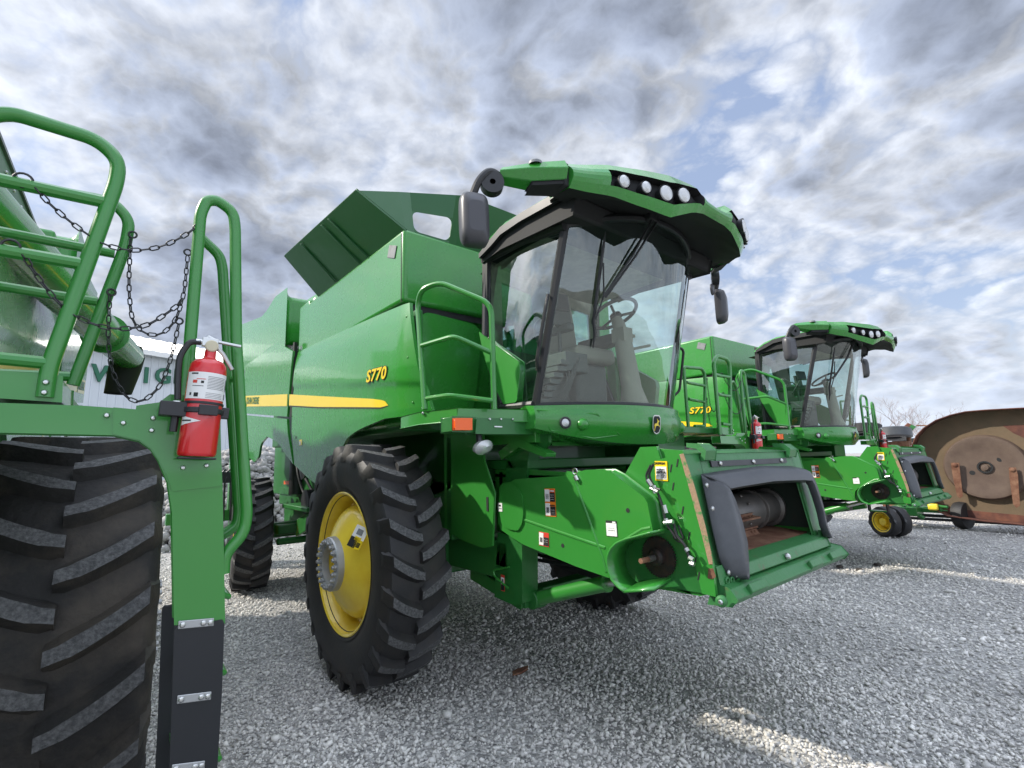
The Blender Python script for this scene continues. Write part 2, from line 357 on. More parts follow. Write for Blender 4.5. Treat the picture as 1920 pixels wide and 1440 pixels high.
front_bot = v3([(2.36, 1.79), (1.9, 1.64), (1.413, 1.513), (1.15, 1.66), (.953, 1.80), (.811, 1.908), (.607, 2.03), (.38, 2.085), (.164, 2.115), (-.256, 2.156), (-.763, 2.142), (-.87, 2.12)])
front_top = v3([(2.47, 3.26), (1.5, 3.22), (.5, 3.17), (-.2, 3.13), (-.62, 3.10)])
rear_bot = v3([(5.15, 2.20), (4.8, 1.95), (4.4, 1.85), (4.12, 1.93), (3.95, 2.12), (3.56, 2.21), (3.04, 2.10), (2.75, 1.95), (2.42, 1.80)])
rear_top = v3([(5.12, 2.655), (2.62, 2.385)])
rmid_bot = v3([(5.14, 2.685), (2.62, 2.415)]); rmid_top = v3([(5.35, 3.55), (4.6, 3.62), (3.6, 3.65), (2.5, 3.27)])
for sg in (-1, 1):
    sh = shield('side_shield', front_bot, front_top, xs, sg, 40, 64)
    def band(name, top, low, m_, d, par):
        A = res(v3(top), 40); B_ = res(v3(low), 40); b = MB()
        for q, dd in ((0, d), (1, 0)):
            b.grid([[Vector((sg*(max(xs(p.y, p.z), 1.505)+dd), p.y, p.z)) for p in r] for r in ((A, B_), (B_, A))[q]][::sg])
        b.build(name, m_, par, smooth=0)
    band('stripe', [(2.54, 2.70), (1.39, 2.543), (-.02, 2.353), (-.262, 2.312), (-.335, 2.262)], [(2.54, 2.555), (1.39, 2.42), (.3, 2.31), (-.19, 2.259), (-.335, 2.2615)], YD, .003, sh)
    band('stripe_edge', [(2.54, 2.553), (1.39, 2.418), (.3, 2.308), (-.19, 2.257), (-.335, 2.2605)], [(2.54, 2.54), (1.39, 2.405), (.3, 2.295), (-.19, 2.246), (-.345, 2.2585)], BM, .003, sh)
    c_ = Vector((sg*1.50, 2.33, 2.03)); decal('lift_sticker', Vector((sg*1.492, 2.05, 2.06)), (0, -1 if sg < 0 else 1, 0), (0, 0, 1), .10, .08, [(0, 0, 1, 1, YD), (.1, .1, .5, .6, WH)], sh)
    b = MB(); b.obox((sg*1.497, 2.22, 2.16), (.002, 0, 0), (0, .02, 0), (0, 0, .05)); b.build('latch_slot', BM, sh)
    b = MB()
    for yy, zz_ in ((-.70, 2.25), (-.66, 2.62), (-.60, 2.98), (2.38, 2.40), (2.36, 2.95)): b.bolt((sg*(xs(yy, zz_)+.001), yy, zz_), (sg, 0, 0), .009, .004)
    b.each('bolt', GS, sh)
    rs = shield('rear_shield', rear_bot, rear_top, lambda y, z: 1.505-.10*max(0, 2.2-z), sg, 30, 10)
    rm = shield('rear_door', rmid_bot, rmid_top, lambda y, z: 1.505-.05*max(0, z-3)**2, sg, 20, 8)
    st = MB(); P = [(5.10, 2.99), (2.62, 2.735+.085), (2.62, 2.755), (2.62, 2.75), (5.06, 2.80)]
    P = [(5.10, 2.98), (2.63, 2.713), (2.63, 2.555), (5.06, 2.795)]
    st.slab([Vector((sg*1.507, a, c)) for a, c in P][::(1 if sg < 0 else -1)], (sg*.003, 0, 0)); st.build('stripe', YD, rm, smooth=0)
    text('JOHN DEERE', .15, (sg*1.513, 4.55, 2.832), (0, 1 if sg > 0 else -1, .107*sg), (0, 0, 1), GD, rm, off=.004)
    u = (0, -1, -.05) if sg < 0 else (0, 1, .05)
    text('S770', .15, (sg*(1.527+.003), -.13, 2.55), u, (0, 0, 1), BM, sh, name='model_number_outline', off=.010, shear=.2, spacing=1.08, sx=1.3)
    text('S770', .15, (sg*(1.527+.006), -.13, 2.55), u, (0, 0, 1), YD, sh, name='model_number', off=.004, shear=.2, spacing=1.08, sx=1.3)
    # reversed upper rear housing with wavy top
    hs = MB(); top = [(5.69, 4.30), (5.30, 4.24), (4.6, 4.14), (4.31, 4.10), (4.05, 4.12), (3.83, 4.16), (3.54, 4.22), (3.0, 4.185)]
    low = [(5.40, 3.56), (4.6, 3.63), (3.6, 3.66), (3.0, 3.45)]
    pol = [Vector((sg*1.49, a, c)) for a, c in top]+[Vector((sg*1.49, a, c)) for a, c in low[::-1]]
    hs.slab(pol[::(1 if sg < 0 else -1)], (-sg*.42, 0, 0)); hs.build('rear_housing', GS, H, smooth=40, bevel=.09, seg=5)
    gp = MB(); gp.obox((sg*1.46, 2.54, 2.9), (sg*.02, 0, 0), (0, .03, 0), (0, 0, .5)); gp.build('seam', BM, H)
# grain tank
b = MB(); tb = [(-1.42, -.43), (-.50, -.43), (.50, -.43), (1.42, -.43), (1.42, 2.25), (-1.42, 2.25)]
b.box((-1.42, -.43, 3.17), (1.42, 2.2, 3.86)); b.build('grain_tank', GS, H, bevel=.04, seg=4)
b = MB(); b.box((-1.40, 2.2, 3.15), (1.40, 2.62, 3.92)); b.box((-1.0, 2.62, 3.0), (1.0, 5.2, 3.9)); b.build('engine_deck', GS, H, bevel=.03)
b = MB(); b.box((-1.38, -.40, 3.05), (1.38, 2.3, 3.169)); b.build('tank_seam', BM, H)
for sg in (-1, 1):
    b = MB(); b.obox((sg*1.4205, -.385, 3.51), (.0015, 0, 0), (0, .006, 0), (0, 0, .33)); b.build('panel_gap', BM, H)
b = MB(); b.obox(X(-1.425, [(735, 472)])[0], (.004, 0, 0), (0, .075, .03), (0, -.02, .055)); b.build('tank_lamp', GP, H, bevel=.01)
# open tank covers
b = MB(); fz = 4.27
p1, p2, p3, p4 = Vector((-1.40, -.42, 3.83)), Vector((-1.40, 1.85, 3.845)), Vector((-1.80, 1.95, 4.32)), Vector((-1.73, -.08, 4.27))
for sg in (-1, 1):
    b = MB(); q = [Vector((-sg*p.x, p.y, p.z)) for p in (p1, p2, p3, p4)]
    b.slab(q, (sg*-.01, 0, .02))
    for t in (.33, .42, .72): a_ = q[0].lerp(q[1], t); c_ = q[3].lerp(q[2], t); b.obox((a_+c_)/2+Vector((sg*.012, 0, -.012)), (c_-a_)*.46, (0, .012, 0), Vector((sg*.006, 0, -.006)))
    b.build('tank_cover', GC, H, bevel=.004)
b = MB(); hw = 1.40
zt = 4.27; yt = -.60
fl = [Vector((-1.40, -.42, 3.84)), Vector((-1.73, -.08, 4.27)), Vector((-1.66, -.13, 4.28)), Vector((-.89, yt, zt+.02)), Vector((.89, yt, zt+.02)), Vector((1.66, -.13, 4.28)), Vector((1.73, -.08, 4.27)), Vector((1.40, -.42, 3.84))]
# front cover with a window near each end: built as strips round the openings
def ytp(x): a = abs(x); return yt if a < .86 else yt+(a-.86)/(1.73-.86)*(-.08-yt)
def fp(x, t):                           # t 0 at the hinge, 1 at the free edge
    return Vector((x, -.42+t*(ytp(x)+.42), 3.84+t*.44))
def cell(x0, x1, t0, t1): b.slab([fp(x0, t0), fp(x1, t0), fp(x1, t1), fp(x0, t1)], (0, .012, .004))
for a in (-1, 1):
    for x0, x1, t0, t1 in ((-1.40, -1.31, 0, 1), (-1.31, -.94, 0, .05), (-1.31, -.94, .53, 1), (-.94, -.86, 0, 1)):
        b.slab([fp(a*x0, t0), fp(a*x1, t0), fp(a*x1, t1), fp(a*x0, t1)][::(1 if a > 0 else -1)], (0, .012, .004))
    tri = [fp(a*-1.40, 0), fp(a*-1.40, 1), Vector((a*-1.73, -.08, 4.27))]; b.slab(tri[::a], (0, .012, .004))
    fz_ = [fp(a*-1.31, .05), fp(a*-.94, .05), fp(a*-.94, .53), fp(a*-1.31, .53)]
    for c_ in range(4):                 # rounded window corners
        o_ = fz_[c_]; d1_ = (fz_[(c_+1) % 4]-o_).normalized()*.06; d2_ = (fz_[c_-1]-o_).normalized()*.06
        pl = [o_]+[o_+d1_*(1-math.sin(f))+d2_*(1-math.cos(f)) for f in [math.pi/2*k/5 for k in range(6)]]
        b.slab(pl, (0, .010, .003))
cell(-.86, .86, 0, 1)
b.build('front_tank_cover', GC, H, bevel=0)
# front wall of the body behind the platform
b = MB(); b.box((-1.36, -.40, 2.10), (1.36, 1.0, 3.14)); b.build('front_wall', GS, H, bevel=.03)
for sg in (-1, 1):
    b = MB(); pf = [(-1.28, 2.22), (-.72, 2.22), (-.66, 2.5), (-.60, 3.06), (-1.26, 3.10)]
    b.slab(filc([Vector((sg*-x, -.415, z)) for x, z in pf], .12)[::-sg], (0, -.03, 0)); b.build('service_door', GS, H, bevel=.02, seg=3)
    b = MB(); b.obox((sg*-1.33, -.50, 2.62), (.03, .0, 0), (0, .06, 0), (0, 0, .46)); b.build('corner_post', GD, H, bevel=.01)
# ---- chassis
b = MB()
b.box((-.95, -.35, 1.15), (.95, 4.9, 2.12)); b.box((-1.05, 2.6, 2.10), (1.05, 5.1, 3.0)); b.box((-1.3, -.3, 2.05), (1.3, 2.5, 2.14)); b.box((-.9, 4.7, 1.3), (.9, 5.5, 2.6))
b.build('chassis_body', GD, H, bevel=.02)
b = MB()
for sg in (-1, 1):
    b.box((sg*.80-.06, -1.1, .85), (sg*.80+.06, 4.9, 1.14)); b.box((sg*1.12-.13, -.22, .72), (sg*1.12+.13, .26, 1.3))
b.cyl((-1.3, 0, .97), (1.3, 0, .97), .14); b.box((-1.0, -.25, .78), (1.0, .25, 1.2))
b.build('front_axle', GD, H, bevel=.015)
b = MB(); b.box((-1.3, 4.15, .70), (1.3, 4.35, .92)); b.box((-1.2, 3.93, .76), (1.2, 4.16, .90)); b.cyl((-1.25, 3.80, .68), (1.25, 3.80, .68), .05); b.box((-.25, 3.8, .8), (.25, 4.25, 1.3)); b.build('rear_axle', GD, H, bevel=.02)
b = MB()
b.obox(X(-.95, [(548, 922)])[0]+Vector((0, .1, 0)), (.02, 0, 0), (0, .55, .0), (0, 0, .05)); b.build('rear_frame_rail', GD, H)
# things seen through the rear wheel arch
b = MB(); b.cyl((-1.1, 3.25, 1.75), (-.95, 3.25, 1.75), .17, 24); b.cyl((-1.2, 2.75, 1.30), (-1.0, 2.75, 1.30), .16, 24); b.cyl((-1.0, 3.8, 1.35), (-1.0, 3.8, 1.95), .11, 20)
b.tube(fil([(-1.1, 3.5, 2.0), (-1.15, 3.3, 1.7), (-1.1, 3.1, 1.35), (-1.05, 2.5, 1.25)], .2), .02); b.tube(fil([(-1.15, 2.9, 1.6), (-1.1, 2.7, 1.4), (-1.1, 2.2, 1.35), (-1.05, 1.5, 1.3)], .2), .022)
b.build('engine_fittings', BK, H)
b = MB(); b.box((-1.25, 2.5, 1.18), (-.9, 3.6, 1.24)); b.box((-1.15, 2.5, .95), (-1.1, 2.9, 1.2)); b.obox((-1.1, 3.0, 1.0), (.02, 0, 0), (0, .35, -.1), (0, 0, .12)); b.build('side_step', GD, H, bevel=.01)
b = MB(); c_ = Z(.35, [(600, 1052)])[0]; c_ = X(-.9, [(603, 1040)])[0]
b.tube([c_+Vector((.17*math.cos(a/24*2*math.pi), .17*math.sin(a/24*2*math.pi), 0)) for a in range(24)], .018, 8, closed=True)
for a in range(5): b.tube([c_, c_+Vector((.17*math.cos(a*1.2566), .17*math.sin(a*1.2566), 0))], .012, 6)
b.cyl(c_, c_+Vector((0, 0, .75)), .02); b.build('spreader_disc', GD, H)
b = MB(); b.obox(X(-.985, [(538, 905)])[0], (.004, 0, 0), (0, .16, 0), (0, 0, .028)); b.build('reflector', AM, H)
# ---- wheels
wr = wheel(H, (-1.52, 0, .975), .975, .52, .545, 23, -1, name='wheel')
wl = wheel(H, (1.52, 0, .975), .975, .52, .545, 23, 1, name='wheel')
for sg in (-1, 1): wheel(H, (sg*1.50, 4.25, .81), .81, .50, .36, 20, sg, dish='flat', ring=False, lugh=.045).rotation_euler = (0, 0, rad(-9))
rimobj = [c for c in wr.children if c.name.startswith('rim')][0]
# rim warning sticker
pc = X(-1.760, [(673, 1008)])[0]-Vector((-1.52, 0, .975)); rdl = Vector((0, pc.y, pc.z)).normalized(); nrm = (Vector((-1, 0, 0))+rdl*.80).normalized()
uu = Vector((.3, -.93, -.25)); uu = (uu-nrm*uu.dot(nrm)).normalized(); vv = nrm.cross(uu)
decal('caution_sticker', pc+nrm*.012, uu, vv, .12, .17, [(0, 0, 1, 1, WH), (0, 0, .60, .46, BM), (.45, .0, 1, .42, YD), (.25, .60, .7, .86, GP), (.30, .34, .8, .52, YD), (.62, .08, .92, .30, BM)], rimobj)
# ---- right-hand platform and rail
PFz = 2.14
A, Bq, Cq = Vector((-1.54, -.98, 0)), Vector((-1.35, -1.36, 0)), Vector((-.90, -1.46, 0))
b = MB(); pts = [Vector((-1.50, -.55, 2.05)), Vector((-1.56, -.97, 2.05)), Vector((-1.47, -1.335, 2.05)), Vector((-.86, -1.47, 2.05)), Vector((-.60, -.45, 2.05))]
b.slab(pts[::-1], (0, 0, .095)); b.build('right_platform', G, H, bevel=.006)
rp = MB(); r = .021
top = fil(X(-1.55, [(797, 768)])+X(-1.5, [(783, 570)])+X(-1.52, [(790, 543)])+X(-1.45, [(824, 529)])+[Vector((-1.26, -1.475, 2.90)), Vector((-1.25, -1.47, 2.13))], .09)
rp.tube(top, r)
p_ = X(-1.52, [(791, 648)])+X(-1.46, [(851, 630)])+[Vector((-1.255, -1.47, 2.535))]; rp.tube(fil(p_, .06), r*.9)
p_ = X(-1.54, [(796, 748)])+X(-1.48, [(842, 741)])+[Vector((-1.255, -1.47, 2.19))]; rp.tube(fil(p_, .06), r*.9)
rp.build('handrail', G, H)
b = MB()
for p in X(-1.558, [(793, 765), (793, 775)]): b.bolt(p, (-1, 0, 0))
b.each('bolt', ST, H)
# amber lamp and control box under the platform
b = MB(); q = Y(-1.43, [(895, 785), (1005, 787), (1005, 813), (893, 812)]); b.slab(q[::-1], (0, .12, 0)); b.build('battery_box', GD, H, bevel=.006)
b = MB(); q = Y(-1.40, [(848, 781), (892, 783), (892, 810), (848, 809)]); b.slab(q[::-1], (0, .14, 0)); b.build('lamp_bracket', GD, H, bevel=.004)
b = MB(); q = Y(-1.44, [(855, 786), (884, 786), (884, 804), (855, 804)]); b.slab(q[::-1], (0, .03, 0)); b.build('amber_lamp', AM, H, bevel=.008, seg=3)
b = MB(); c_ = Y(-1.38, [(902, 838)])[0]; b.lathe([(-.02, .012), (0, .085), (.03, .092), (.05, .07), (.07, .03)], c_, (.25, -1, -.35), 20, 0, (False, True))
for i, v in enumerate(b.v): b.v[i] = (v[0], v[1], c_.z+(v[2]-c_.z)*.6)
wl_ = b.build('work_lamp', LN, H); b = MB(); b.cyl(c_+Vector((0, .02, .03)), c_+Vector((0, .03, .12)), .022); b.build('lamp_stem', BK, wl_)
b = MB()
for p in Y(-1.432, [(918, 786), (939, 786), (961, 786)]): b.bolt(p, (0, -1, 0), .01)
b.obox(Y(-1.434, [(934, 800)])[0], (.035, 0, 0), (0, .003, 0), (0, 0, .004)); b.each('bolt', ST, H)
# splash panel by the right wheel
b = MB(); q = X(-.95, [(700, 800), (905, 815), (906, 862), (926, 925), (922, 1024), (906, 1027), (866, 1012), (845, 1000), (780, 1000), (700, 950)])
b.slab(q, (.02, 0, 0)); b.build('splash_panel', G, H, bevel=.003)
b = MB(); b.obox(X(-.952, [(914, 945)])[0], (.003, 0, 0), (0, .012, 0), (0, 0, .055)); b.build('panel_slot', BM, H)
# ---- cab
def wsh(s, t):     # windshield surface: s -1..1 across, t 0 bottom .. 1 top
    hwid = .89-.05*t; x = s*hwid; c = 1-abs(s)**2.1
    y = -1.50-.34*t-(.40-.06*t)*c; z = 2.17+1.30*t+.12*c*t
    return Vector((x, y, z))
b = MB(); R1 = [[wsh(-1+2*i/28, k/14) for i in range(29)] for k in range(15)]
b.grid(R1); gw = b.build('windshield', GL, H, smooth=60)
b = MB()
for sg in (-1, 1):                     # A pillars, seals
    b.tube([wsh(sg*.985, k/8)+Vector((0, .02, 0)) for k in range(9)], [.035]*9, 8)
b.tube([wsh(-1+2*i/28, 0)+Vector((0, .015, 0)) for i in range(29)], .028, 8)
b.tube([wsh(-1+2*i/28, 1)+Vector((0, .02, .01)) for i in range(29)], .03, 8)
for sg in (-1, 1):                     # rear pillars and the cab corner
    oy = .26 if sg > 0 else 0
    b.tube([(sg*.85, -.93+oy, 3.6), (sg*.885, -.91+oy, 3.2), (sg*.90, -.91+oy, 2.8), (sg*.90, -1.0+oy, 2.5), (sg*.90, -1.14+oy, 2.22)], .028, 8)
    b.tube([(sg*.885, -.9, 3.52), (sg*.86, -1.4, 3.53), (sg*.85, -1.86, 3.47)], .04, 8)
    b.tube([(sg*.90, -1.12, 2.20), (sg*.90, -1.5, 2.18)], .03, 8)
b.build('cab_frame', BK, H)
for sg in (-1, 1):                     # side glass leans in towards the roof
    b = MB(); g0 = [(-1.13, 2.20), (-1.50, 2.18), (-1.85, 3.48), (-.90, 3.55), (-.86, 2.80), (-.98, 2.5)]
    R = []
    for k in range(9):
        t = k/8; z = 2.2+1.3*t; y0 = (-.93 if t > .4 else -1.13+.2*(t/.4))+(.26 if sg > 0 else 0); y1 = -1.50-.34*t
        R.append([Vector((sg*(.905-.055*t*t-.02*t+.02*math.sin(math.pi*i/6)), y0+(y1-y0)*i/6, z)) for i in range(7)])
    b.grid(R if sg > 0 else [r[::-1] for r in R]); b.build('side_window', GB, H, smooth=60)
    # green lower rear panel of the cab
    b = MB(); q = X(-.93, [(898, 622), (925, 645), (972, 678), (974, 690), (968, 753), (944, 757), (925, 720), (908, 668)])
    q = [Vector((sg*-p.x, p.y, p.z)) for p in q]; b.slab(filc(q, .02)[::(1 if sg < 0 else -1)], (-sg*.06, 0, 0)); b.build('cab_lower_panel', G, H, bevel=.012, seg=3)
    b = MB(); q = [Vector((sg*.895, y+(.26 if sg > 0 else 0), z)) for y, z in ((-.90, 3.6), (-.95, 3.55), (-.93, 3.1), (-.95, 2.75), (-1.16, 2.2), (-1.08, 2.2), (-.90, 2.7), (-.88, 3.1))]
    b.slab(q[::(1 if sg < 0 else -1)], (-sg*.04, 0, 0)); b.build('cab_rear_corner', BK, H, bevel=.01)
# door handle bar and mirror arm seen beside the door edge
b = MB(); b.tube(fil([wsh(-.99, .62)+Vector((-.05, .02, 0)), wsh(-.99, .56)+Vector((-.07, 0, 0)), wsh(-.99, .25)+Vector((-.07, 0, 0)), wsh(-.99, .2)+Vector((-.03, .02, 0))], .04), .014, 8)
b.tube(fil([wsh(1, .50)+Vector((.03, .02, 0)), wsh(1, .48)+Vector((.10, 0, 0)), wsh(1, .18)+Vector((.12, 0, 0)), wsh(1, .13)+Vector((.03, .02, 0))], .04), .013, 8); b.each('grab_handle', BK, H)
# roof
def rf(x, y):
    a = abs(x)/.96; return 3.715-.02*a**3-.9*max(0, y+1.3)**1.8
b = MB(); ys = [-2.40, -2.2, -1.9, -1.6, -1.3, -1.1, -1.0, -.92]; xn = 14
R = [[Vector((-.96+1.92*i/xn, y, rf(-.96+1.92*i/xn, y))) for i in range(xn+1)] for y in ys[1:]]
b.grid(R)
for sg in (-1, 1):
    e_ = [Vector((sg*.96, y, rf(.96, y))) for y in ys[1:]]; b.grid([e_, [p+Vector((sg*.015, 0, -.03)) for p in e_]][::sg])
b.add([], []); rf_o = b.build('cab_roof', GS, H, smooth=50)
b = MB()
for sg in (-1, 1):
    q = [(-2.12, 3.66), (-1.9, 3.675), (-1.5, 3.68), (-1.25, 3.665), (-1.08, 3.60), (-.95, 3.54), (-.95, 3.50), (-1.12, 3.55), (-1.25, 3.60), (-1.5, 3.615), (-1.9, 3.605), (-2.10, 3.59)]
    b.slab([Vector((sg*.95, a, c)) for a, c in q][::(1 if sg < 0 else -1)], (sg*.03, 0, 0))
b.each('roof_gutter', BK, rf_o)
b = MB(); q = [(-2.04, 3.62), (-1.2, 3.60), (-.95, 3.53), (-.95, 3.49), (-1.2, 3.52), (-2.0, 3.48)]
b.slab([Vector((-.94, a, c)) for a, c in q], (1.88, 0, 0)); b.build('roof_underside', BM, rf_o, bevel=.02)
# visor with lamp recesses
FL = [(-1.09, -2.13), (-.99, -2.20), (-.86, -2.31), (-.67, -2.43), (-.46, -2.52), (-.25, -2.56), (0, -2.56)]
FL = FL+[(-x, y) for x, y in FL[::-1][1:]]
FP = res([Vector((x, y, 0)) for x, y in FL], 49)
def vis(p, t, inset=0):                # t 0 bottom lip .. 1 top edge
    if inset and p.x > 0: inset *= .3
    x, y = p.x, p.y; a = abs(x)
    zb = float(np.interp(a, [0, .15, .29, .5, .7, .87, 1.09], [3.49, 3.49, 3.46, 3.377, 3.43, 3.50, 3.56])); zt = float(np.interp(a, [0, .15, .25, .5, .7, .87, 1.1], [3.60, 3.615, 3.70, 3.712, 3.72, 3.742, 3.75]))
    prot = .055*math.sin(math.pi*min(1, max(0, t)))
    nx = Vector((0, -1, 0))
    return Vector((x*(1+.02*t*0), y+(.03*(t**2))-prot+inset, zb+(zt-zb)*t))
T_ = [0, .12, .23, .36, .49, .61, .74, 1]
def isrec(i, k):                       # is this cell part of a lamp recess
    xm = abs((FP[i].x+FP[i+1].x)/2); tm = (T_[k]+T_[k+1])/2
    return .22 < xm < .88 and .23 < tm < .74
b = MB(); 
for i in range(48):
    for k in range(7):
        if not isrec(i, k): b.add([vis(FP[i], T_[k]), vis(FP[i+1], T_[k]), vis(FP[i+1], T_[k+1]), vis(FP[i], T_[k+1])], [(0, 1, 2, 3)])
        else:
            b.add([vis(FP[i], T_[k], .07), vis(FP[i+1], T_[k], .07), vis(FP[i+1], T_[k+1], .07), vis(FP[i], T_[k+1], .07)], [(0, 1, 2, 3)], 1)
            if not isrec(i-1, k): b.add([vis(FP[i], T_[k]), vis(FP[i], T_[k], .07), vis(FP[i], T_[k+1], .07), vis(FP[i], T_[k+1])], [(0, 1, 2, 3)], 1)
            if not isrec(i+1, k): b.add([vis(FP[i+1], T_[k]), vis(FP[i+1], T_[k], .07), vis(FP[i+1], T_[k+1], .07), vis(FP[i+1], T_[k+1])], [(3, 2, 1, 0)], 1)
            if not isrec(i, k-1): b.add([vis(FP[i], T_[k]), vis(FP[i+1], T_[k]), vis(FP[i+1], T_[k], .07), vis(FP[i], T_[k], .07)], [(0, 1, 2, 3)], 1)
            if not isrec(i, k+1): b.add([vis(FP[i], T_[k+1]), vis(FP[i+1], T_[k+1]), vis(FP[i+1], T_[k+1], .07), vis(FP[i], T_[k+1], .07)], [(3, 2, 1, 0)], 1)
topr = [vis(p, 1) for p in FP]
b.grid([topr, [Vector((p.x*.98, p.y+.10, p.z+.012)) for p in topr], [Vector((p.x*.92, max(p.y+.35, -1.9), 3.71)) for p in topr]])
botr = [vis(p, 0) for p in FP]
b.grid([[Vector((p.x*.80, -1.75, 3.62)) for p in botr], [Vector((p.x*.93, p.y+.26, 3.615)) for p in botr], [Vector((p.x*.97, p.y+.12, max(3.54, p.z+.03))) for p in botr], botr], 2)
for sg, row in ((-1, 0), (1, -1)):
    p0 = FP[row]; col = [vis(p0, t) for t in T_]+[Vector((p0.x*.96, -1.95, 3.73)), Vector((p0.x*.96, -1.9, 3.60))]
    b.add(col, [tuple(range(len(col)))[::sg]], 0)
vz = b.build('roof_visor', [GS, BM, BM], rf_o, smooth=38)
for sg in (-1, 1):
    for xx, rr in ((.79, .045), (.68, .042), (.56, .055), (.42, .053)):
        pv = min(FP, key=lambda p: abs(p.x-sg*xx)); c_ = vis(pv, .45, .03) if sg < 0 else vis(pv, .46, .0001)
        b = MB(); b.lathe([(.05, .01), (.03, rr*.8), (-.012, rr), (-.02, rr*.93), (-.03, rr*.5), (-.033, .001)], c_, (sg*-.35*0+.0-sg*.25, 1, .05), 20, 0)
        b.lathe([(.03, rr*.8), (-.018, rr*1.13), (-.006, rr*1.15), (.04, rr*.9)], c_, (-sg*.25, 1, .05), 20, 1)
        b.build('work_light', [LN, BK], vz)
# wing pieces that carry the mirrors
for sg in (-1, 1):
    b = MB(); r0_ = [Vector((sg*-x, y, z)) for x, y, z in ((-1.115, -2.125, 3.755), (-1.125, -2.165, 3.68), (-1.11, -2.13, 3.615), (-1.10, -2.0, 3.59), (-1.10, -1.93, 3.75))]
    r1_ = [Vector((sg*-x, y, z)) for x, y, z in ((-1.40, -1.81, 3.752), (-1.435, -1.83, 3.71), (-1.42, -1.81, 3.672), (-1.39, -1.74, 3.66), (-1.36, -1.70, 3.74))]
    rm_ = [a.lerp(c, .5)+Vector((0, 0, [.012, .01, -.02, -.02, .012][i])) for i, (a, c) in enumerate(zip(r0_, r1_))]
    b.grid([r0_, rm_, r1_], 0, closed=True); b.add(r0_, [(0, 1, 2, 3, 4)]); b.add(r1_, [(4, 3, 2, 1, 0)])
    b.slab([r0_[2]+Vector((0, .01, -.001)), rm_[2]+Vector((0, .01, -.001)), rm_[3]+Vector((0, 0, -.001)), r0_[3]+Vector((0, 0, -.001))], (0, 0, -.03), 1)
    if sg < 0: pass
    b.build('roof_wing', [GS, BM], rf_o, smooth=30, bevel=.006)
    b = MB(); b.obox((sg*1.10, -2.04, 3.655), (.02, 0, 0), (0, .09, 0), (0, 0, .085)); b.obox((sg*1.0, -2.0, 3.62), (.12, 0, 0), (0, .05, 0), (0, 0, .04)); b.build('wing_joint', BM, rf_o, bevel=.01)
    # mirror
    mc = Vector((sg*1.60, -1.75, 3.33))
    b = MB(); cc = Vector((sg*1.475, -1.79, 3.61)); b.lathe([(-.035, .02), (-.035, .078), (.035, .078), (.035, .02)], cc, (sg*.5, -.85, 0), 24)
    b.tube(fil([Vector((sg*1.40, -1.80, 3.68)), Vector((sg*1.50, -1.80, 3.70)), Vector((sg*1.57, -1.77, 3.62)), mc+Vector((0, .04, .15))], .06), .026, 10)
    arm = b.build('mirror_arm', BK, H)
    b = MB(); hwm, hh = .098, .185; uu = Vector((.86, -.5*sg*-1*-1, 0)).normalized() if sg < 0 else Vector((.86, .5, 0)).normalized()
    uu = Vector((1, -.35*(-sg), 0)).normalized(); vv = Vector((-sg*-.02, 0, 1)); nn = uu.cross(vv)
    def ring(s_, d): return [mc+uu*(hwm*s_*math.copysign(abs(math.cos(a))**.45, math.cos(a)))+vv*(hh*s_*math.copysign(abs(math.sin(a))**.45, math.sin(a)))+nn*d for a in [2*math.pi*i/32 for i in range(32)]]
    b.grid([ring(.55, .075), ring(.86, .06), ring(.98, .025), ring(1, -.02), ring(.97, -.035)], 0, closed=True); b.add(ring(.55, .075), [tuple(range(32))])
    b.add(ring(.97, -.034), [tuple(range(31, -1, -1))], 1); b.build('mirror', [GY, ST], H, smooth=50)
b = MB(); cc = Vector((1.46, -1.76, 3.48)); b.lathe([(0, .06), (.01, .062), (.025, .05), (.03, .01)], cc+Vector((-.03, 0, 0)), (.3, -1, 0), 20); b.build('round_mirror', GY, H)
b = MB(); b.lathe([(0, .05), (.02, .048), (.035, .03), (.038, .002)], Vector((-1.24, -1.97, 3.745)), (0, 0, 1), 20); b.build('gps_dome', GP, rf_o)
b = MB(); b.tube(fil([(.02, -2.45, 3.60), (.02, -2.46, 3.66), (.12, -2.46, 3.66), (.12, -2.45, 3.60)], .015), .008, 6); b.build('roof_handle', GP, rf_o)
# cab interior
b = MB(); b.slab([Vector((-.86, -.9, 2.11)), Vector((.86, -.66, 2.11))]+[Vector((w_.x*.96, w_.y+.05, 2.11)) for w_ in [wsh(1-2*i/16, 0) for i in range(17)]], (0, 0, .05)); b.slab([Vector(v) for v in ((-.84, -.93, 2.15), (.84, -.66, 2.15), (.84, -.66, 2.75), (-.84, -.93, 2.75))], (0, .04, 0)); b.build('cab_floor', ID, H)
b = MB(); b.slab([Vector(v) for v in ((-.84, -.93, 3.36), (.84, -.66, 3.36), (.84, -.66, 3.56), (-.84, -.93, 3.56))], (0, .04, 0)); b.slab([Vector(v) for v in ((-.84, -.93, 2.75), (-.70, -.908, 2.75), (-.70, -.908, 3.36), (-.84, -.93, 3.36))], (0, .04, 0)); b.slab([Vector(v) for v in ((.74, -.676, 2.75), (.84, -.66, 2.75), (.84, -.66, 3.36), (.74, -.676, 3.36))], (0, .04, 0)); b.build('cab_rear_wall', HD, H)
b = MB(); b.slab([Vector(v) for v in ((-.70, -.90, 2.75), (.74, -.67, 2.75), (.74, -.67, 3.36), (-.70, -.90, 3.36))], (0, .006, 0)); b.build('rear_window', GB, H)
b = MB(); b.grid([[Vector((-.80+1.60*i/8, y, 3.49+dz)) for i in range(9)] for y, dz in ((-.72, -.02), (-1.1, 0), (-1.6, .01), (-1.82, 0.01))]); b.build('headliner', HD, H)
seat = bpy.data.objects.new('seat', None); S.collection.objects.link(seat); seat.parent = H; seat.location = (-.10, -1.22, 2.17)
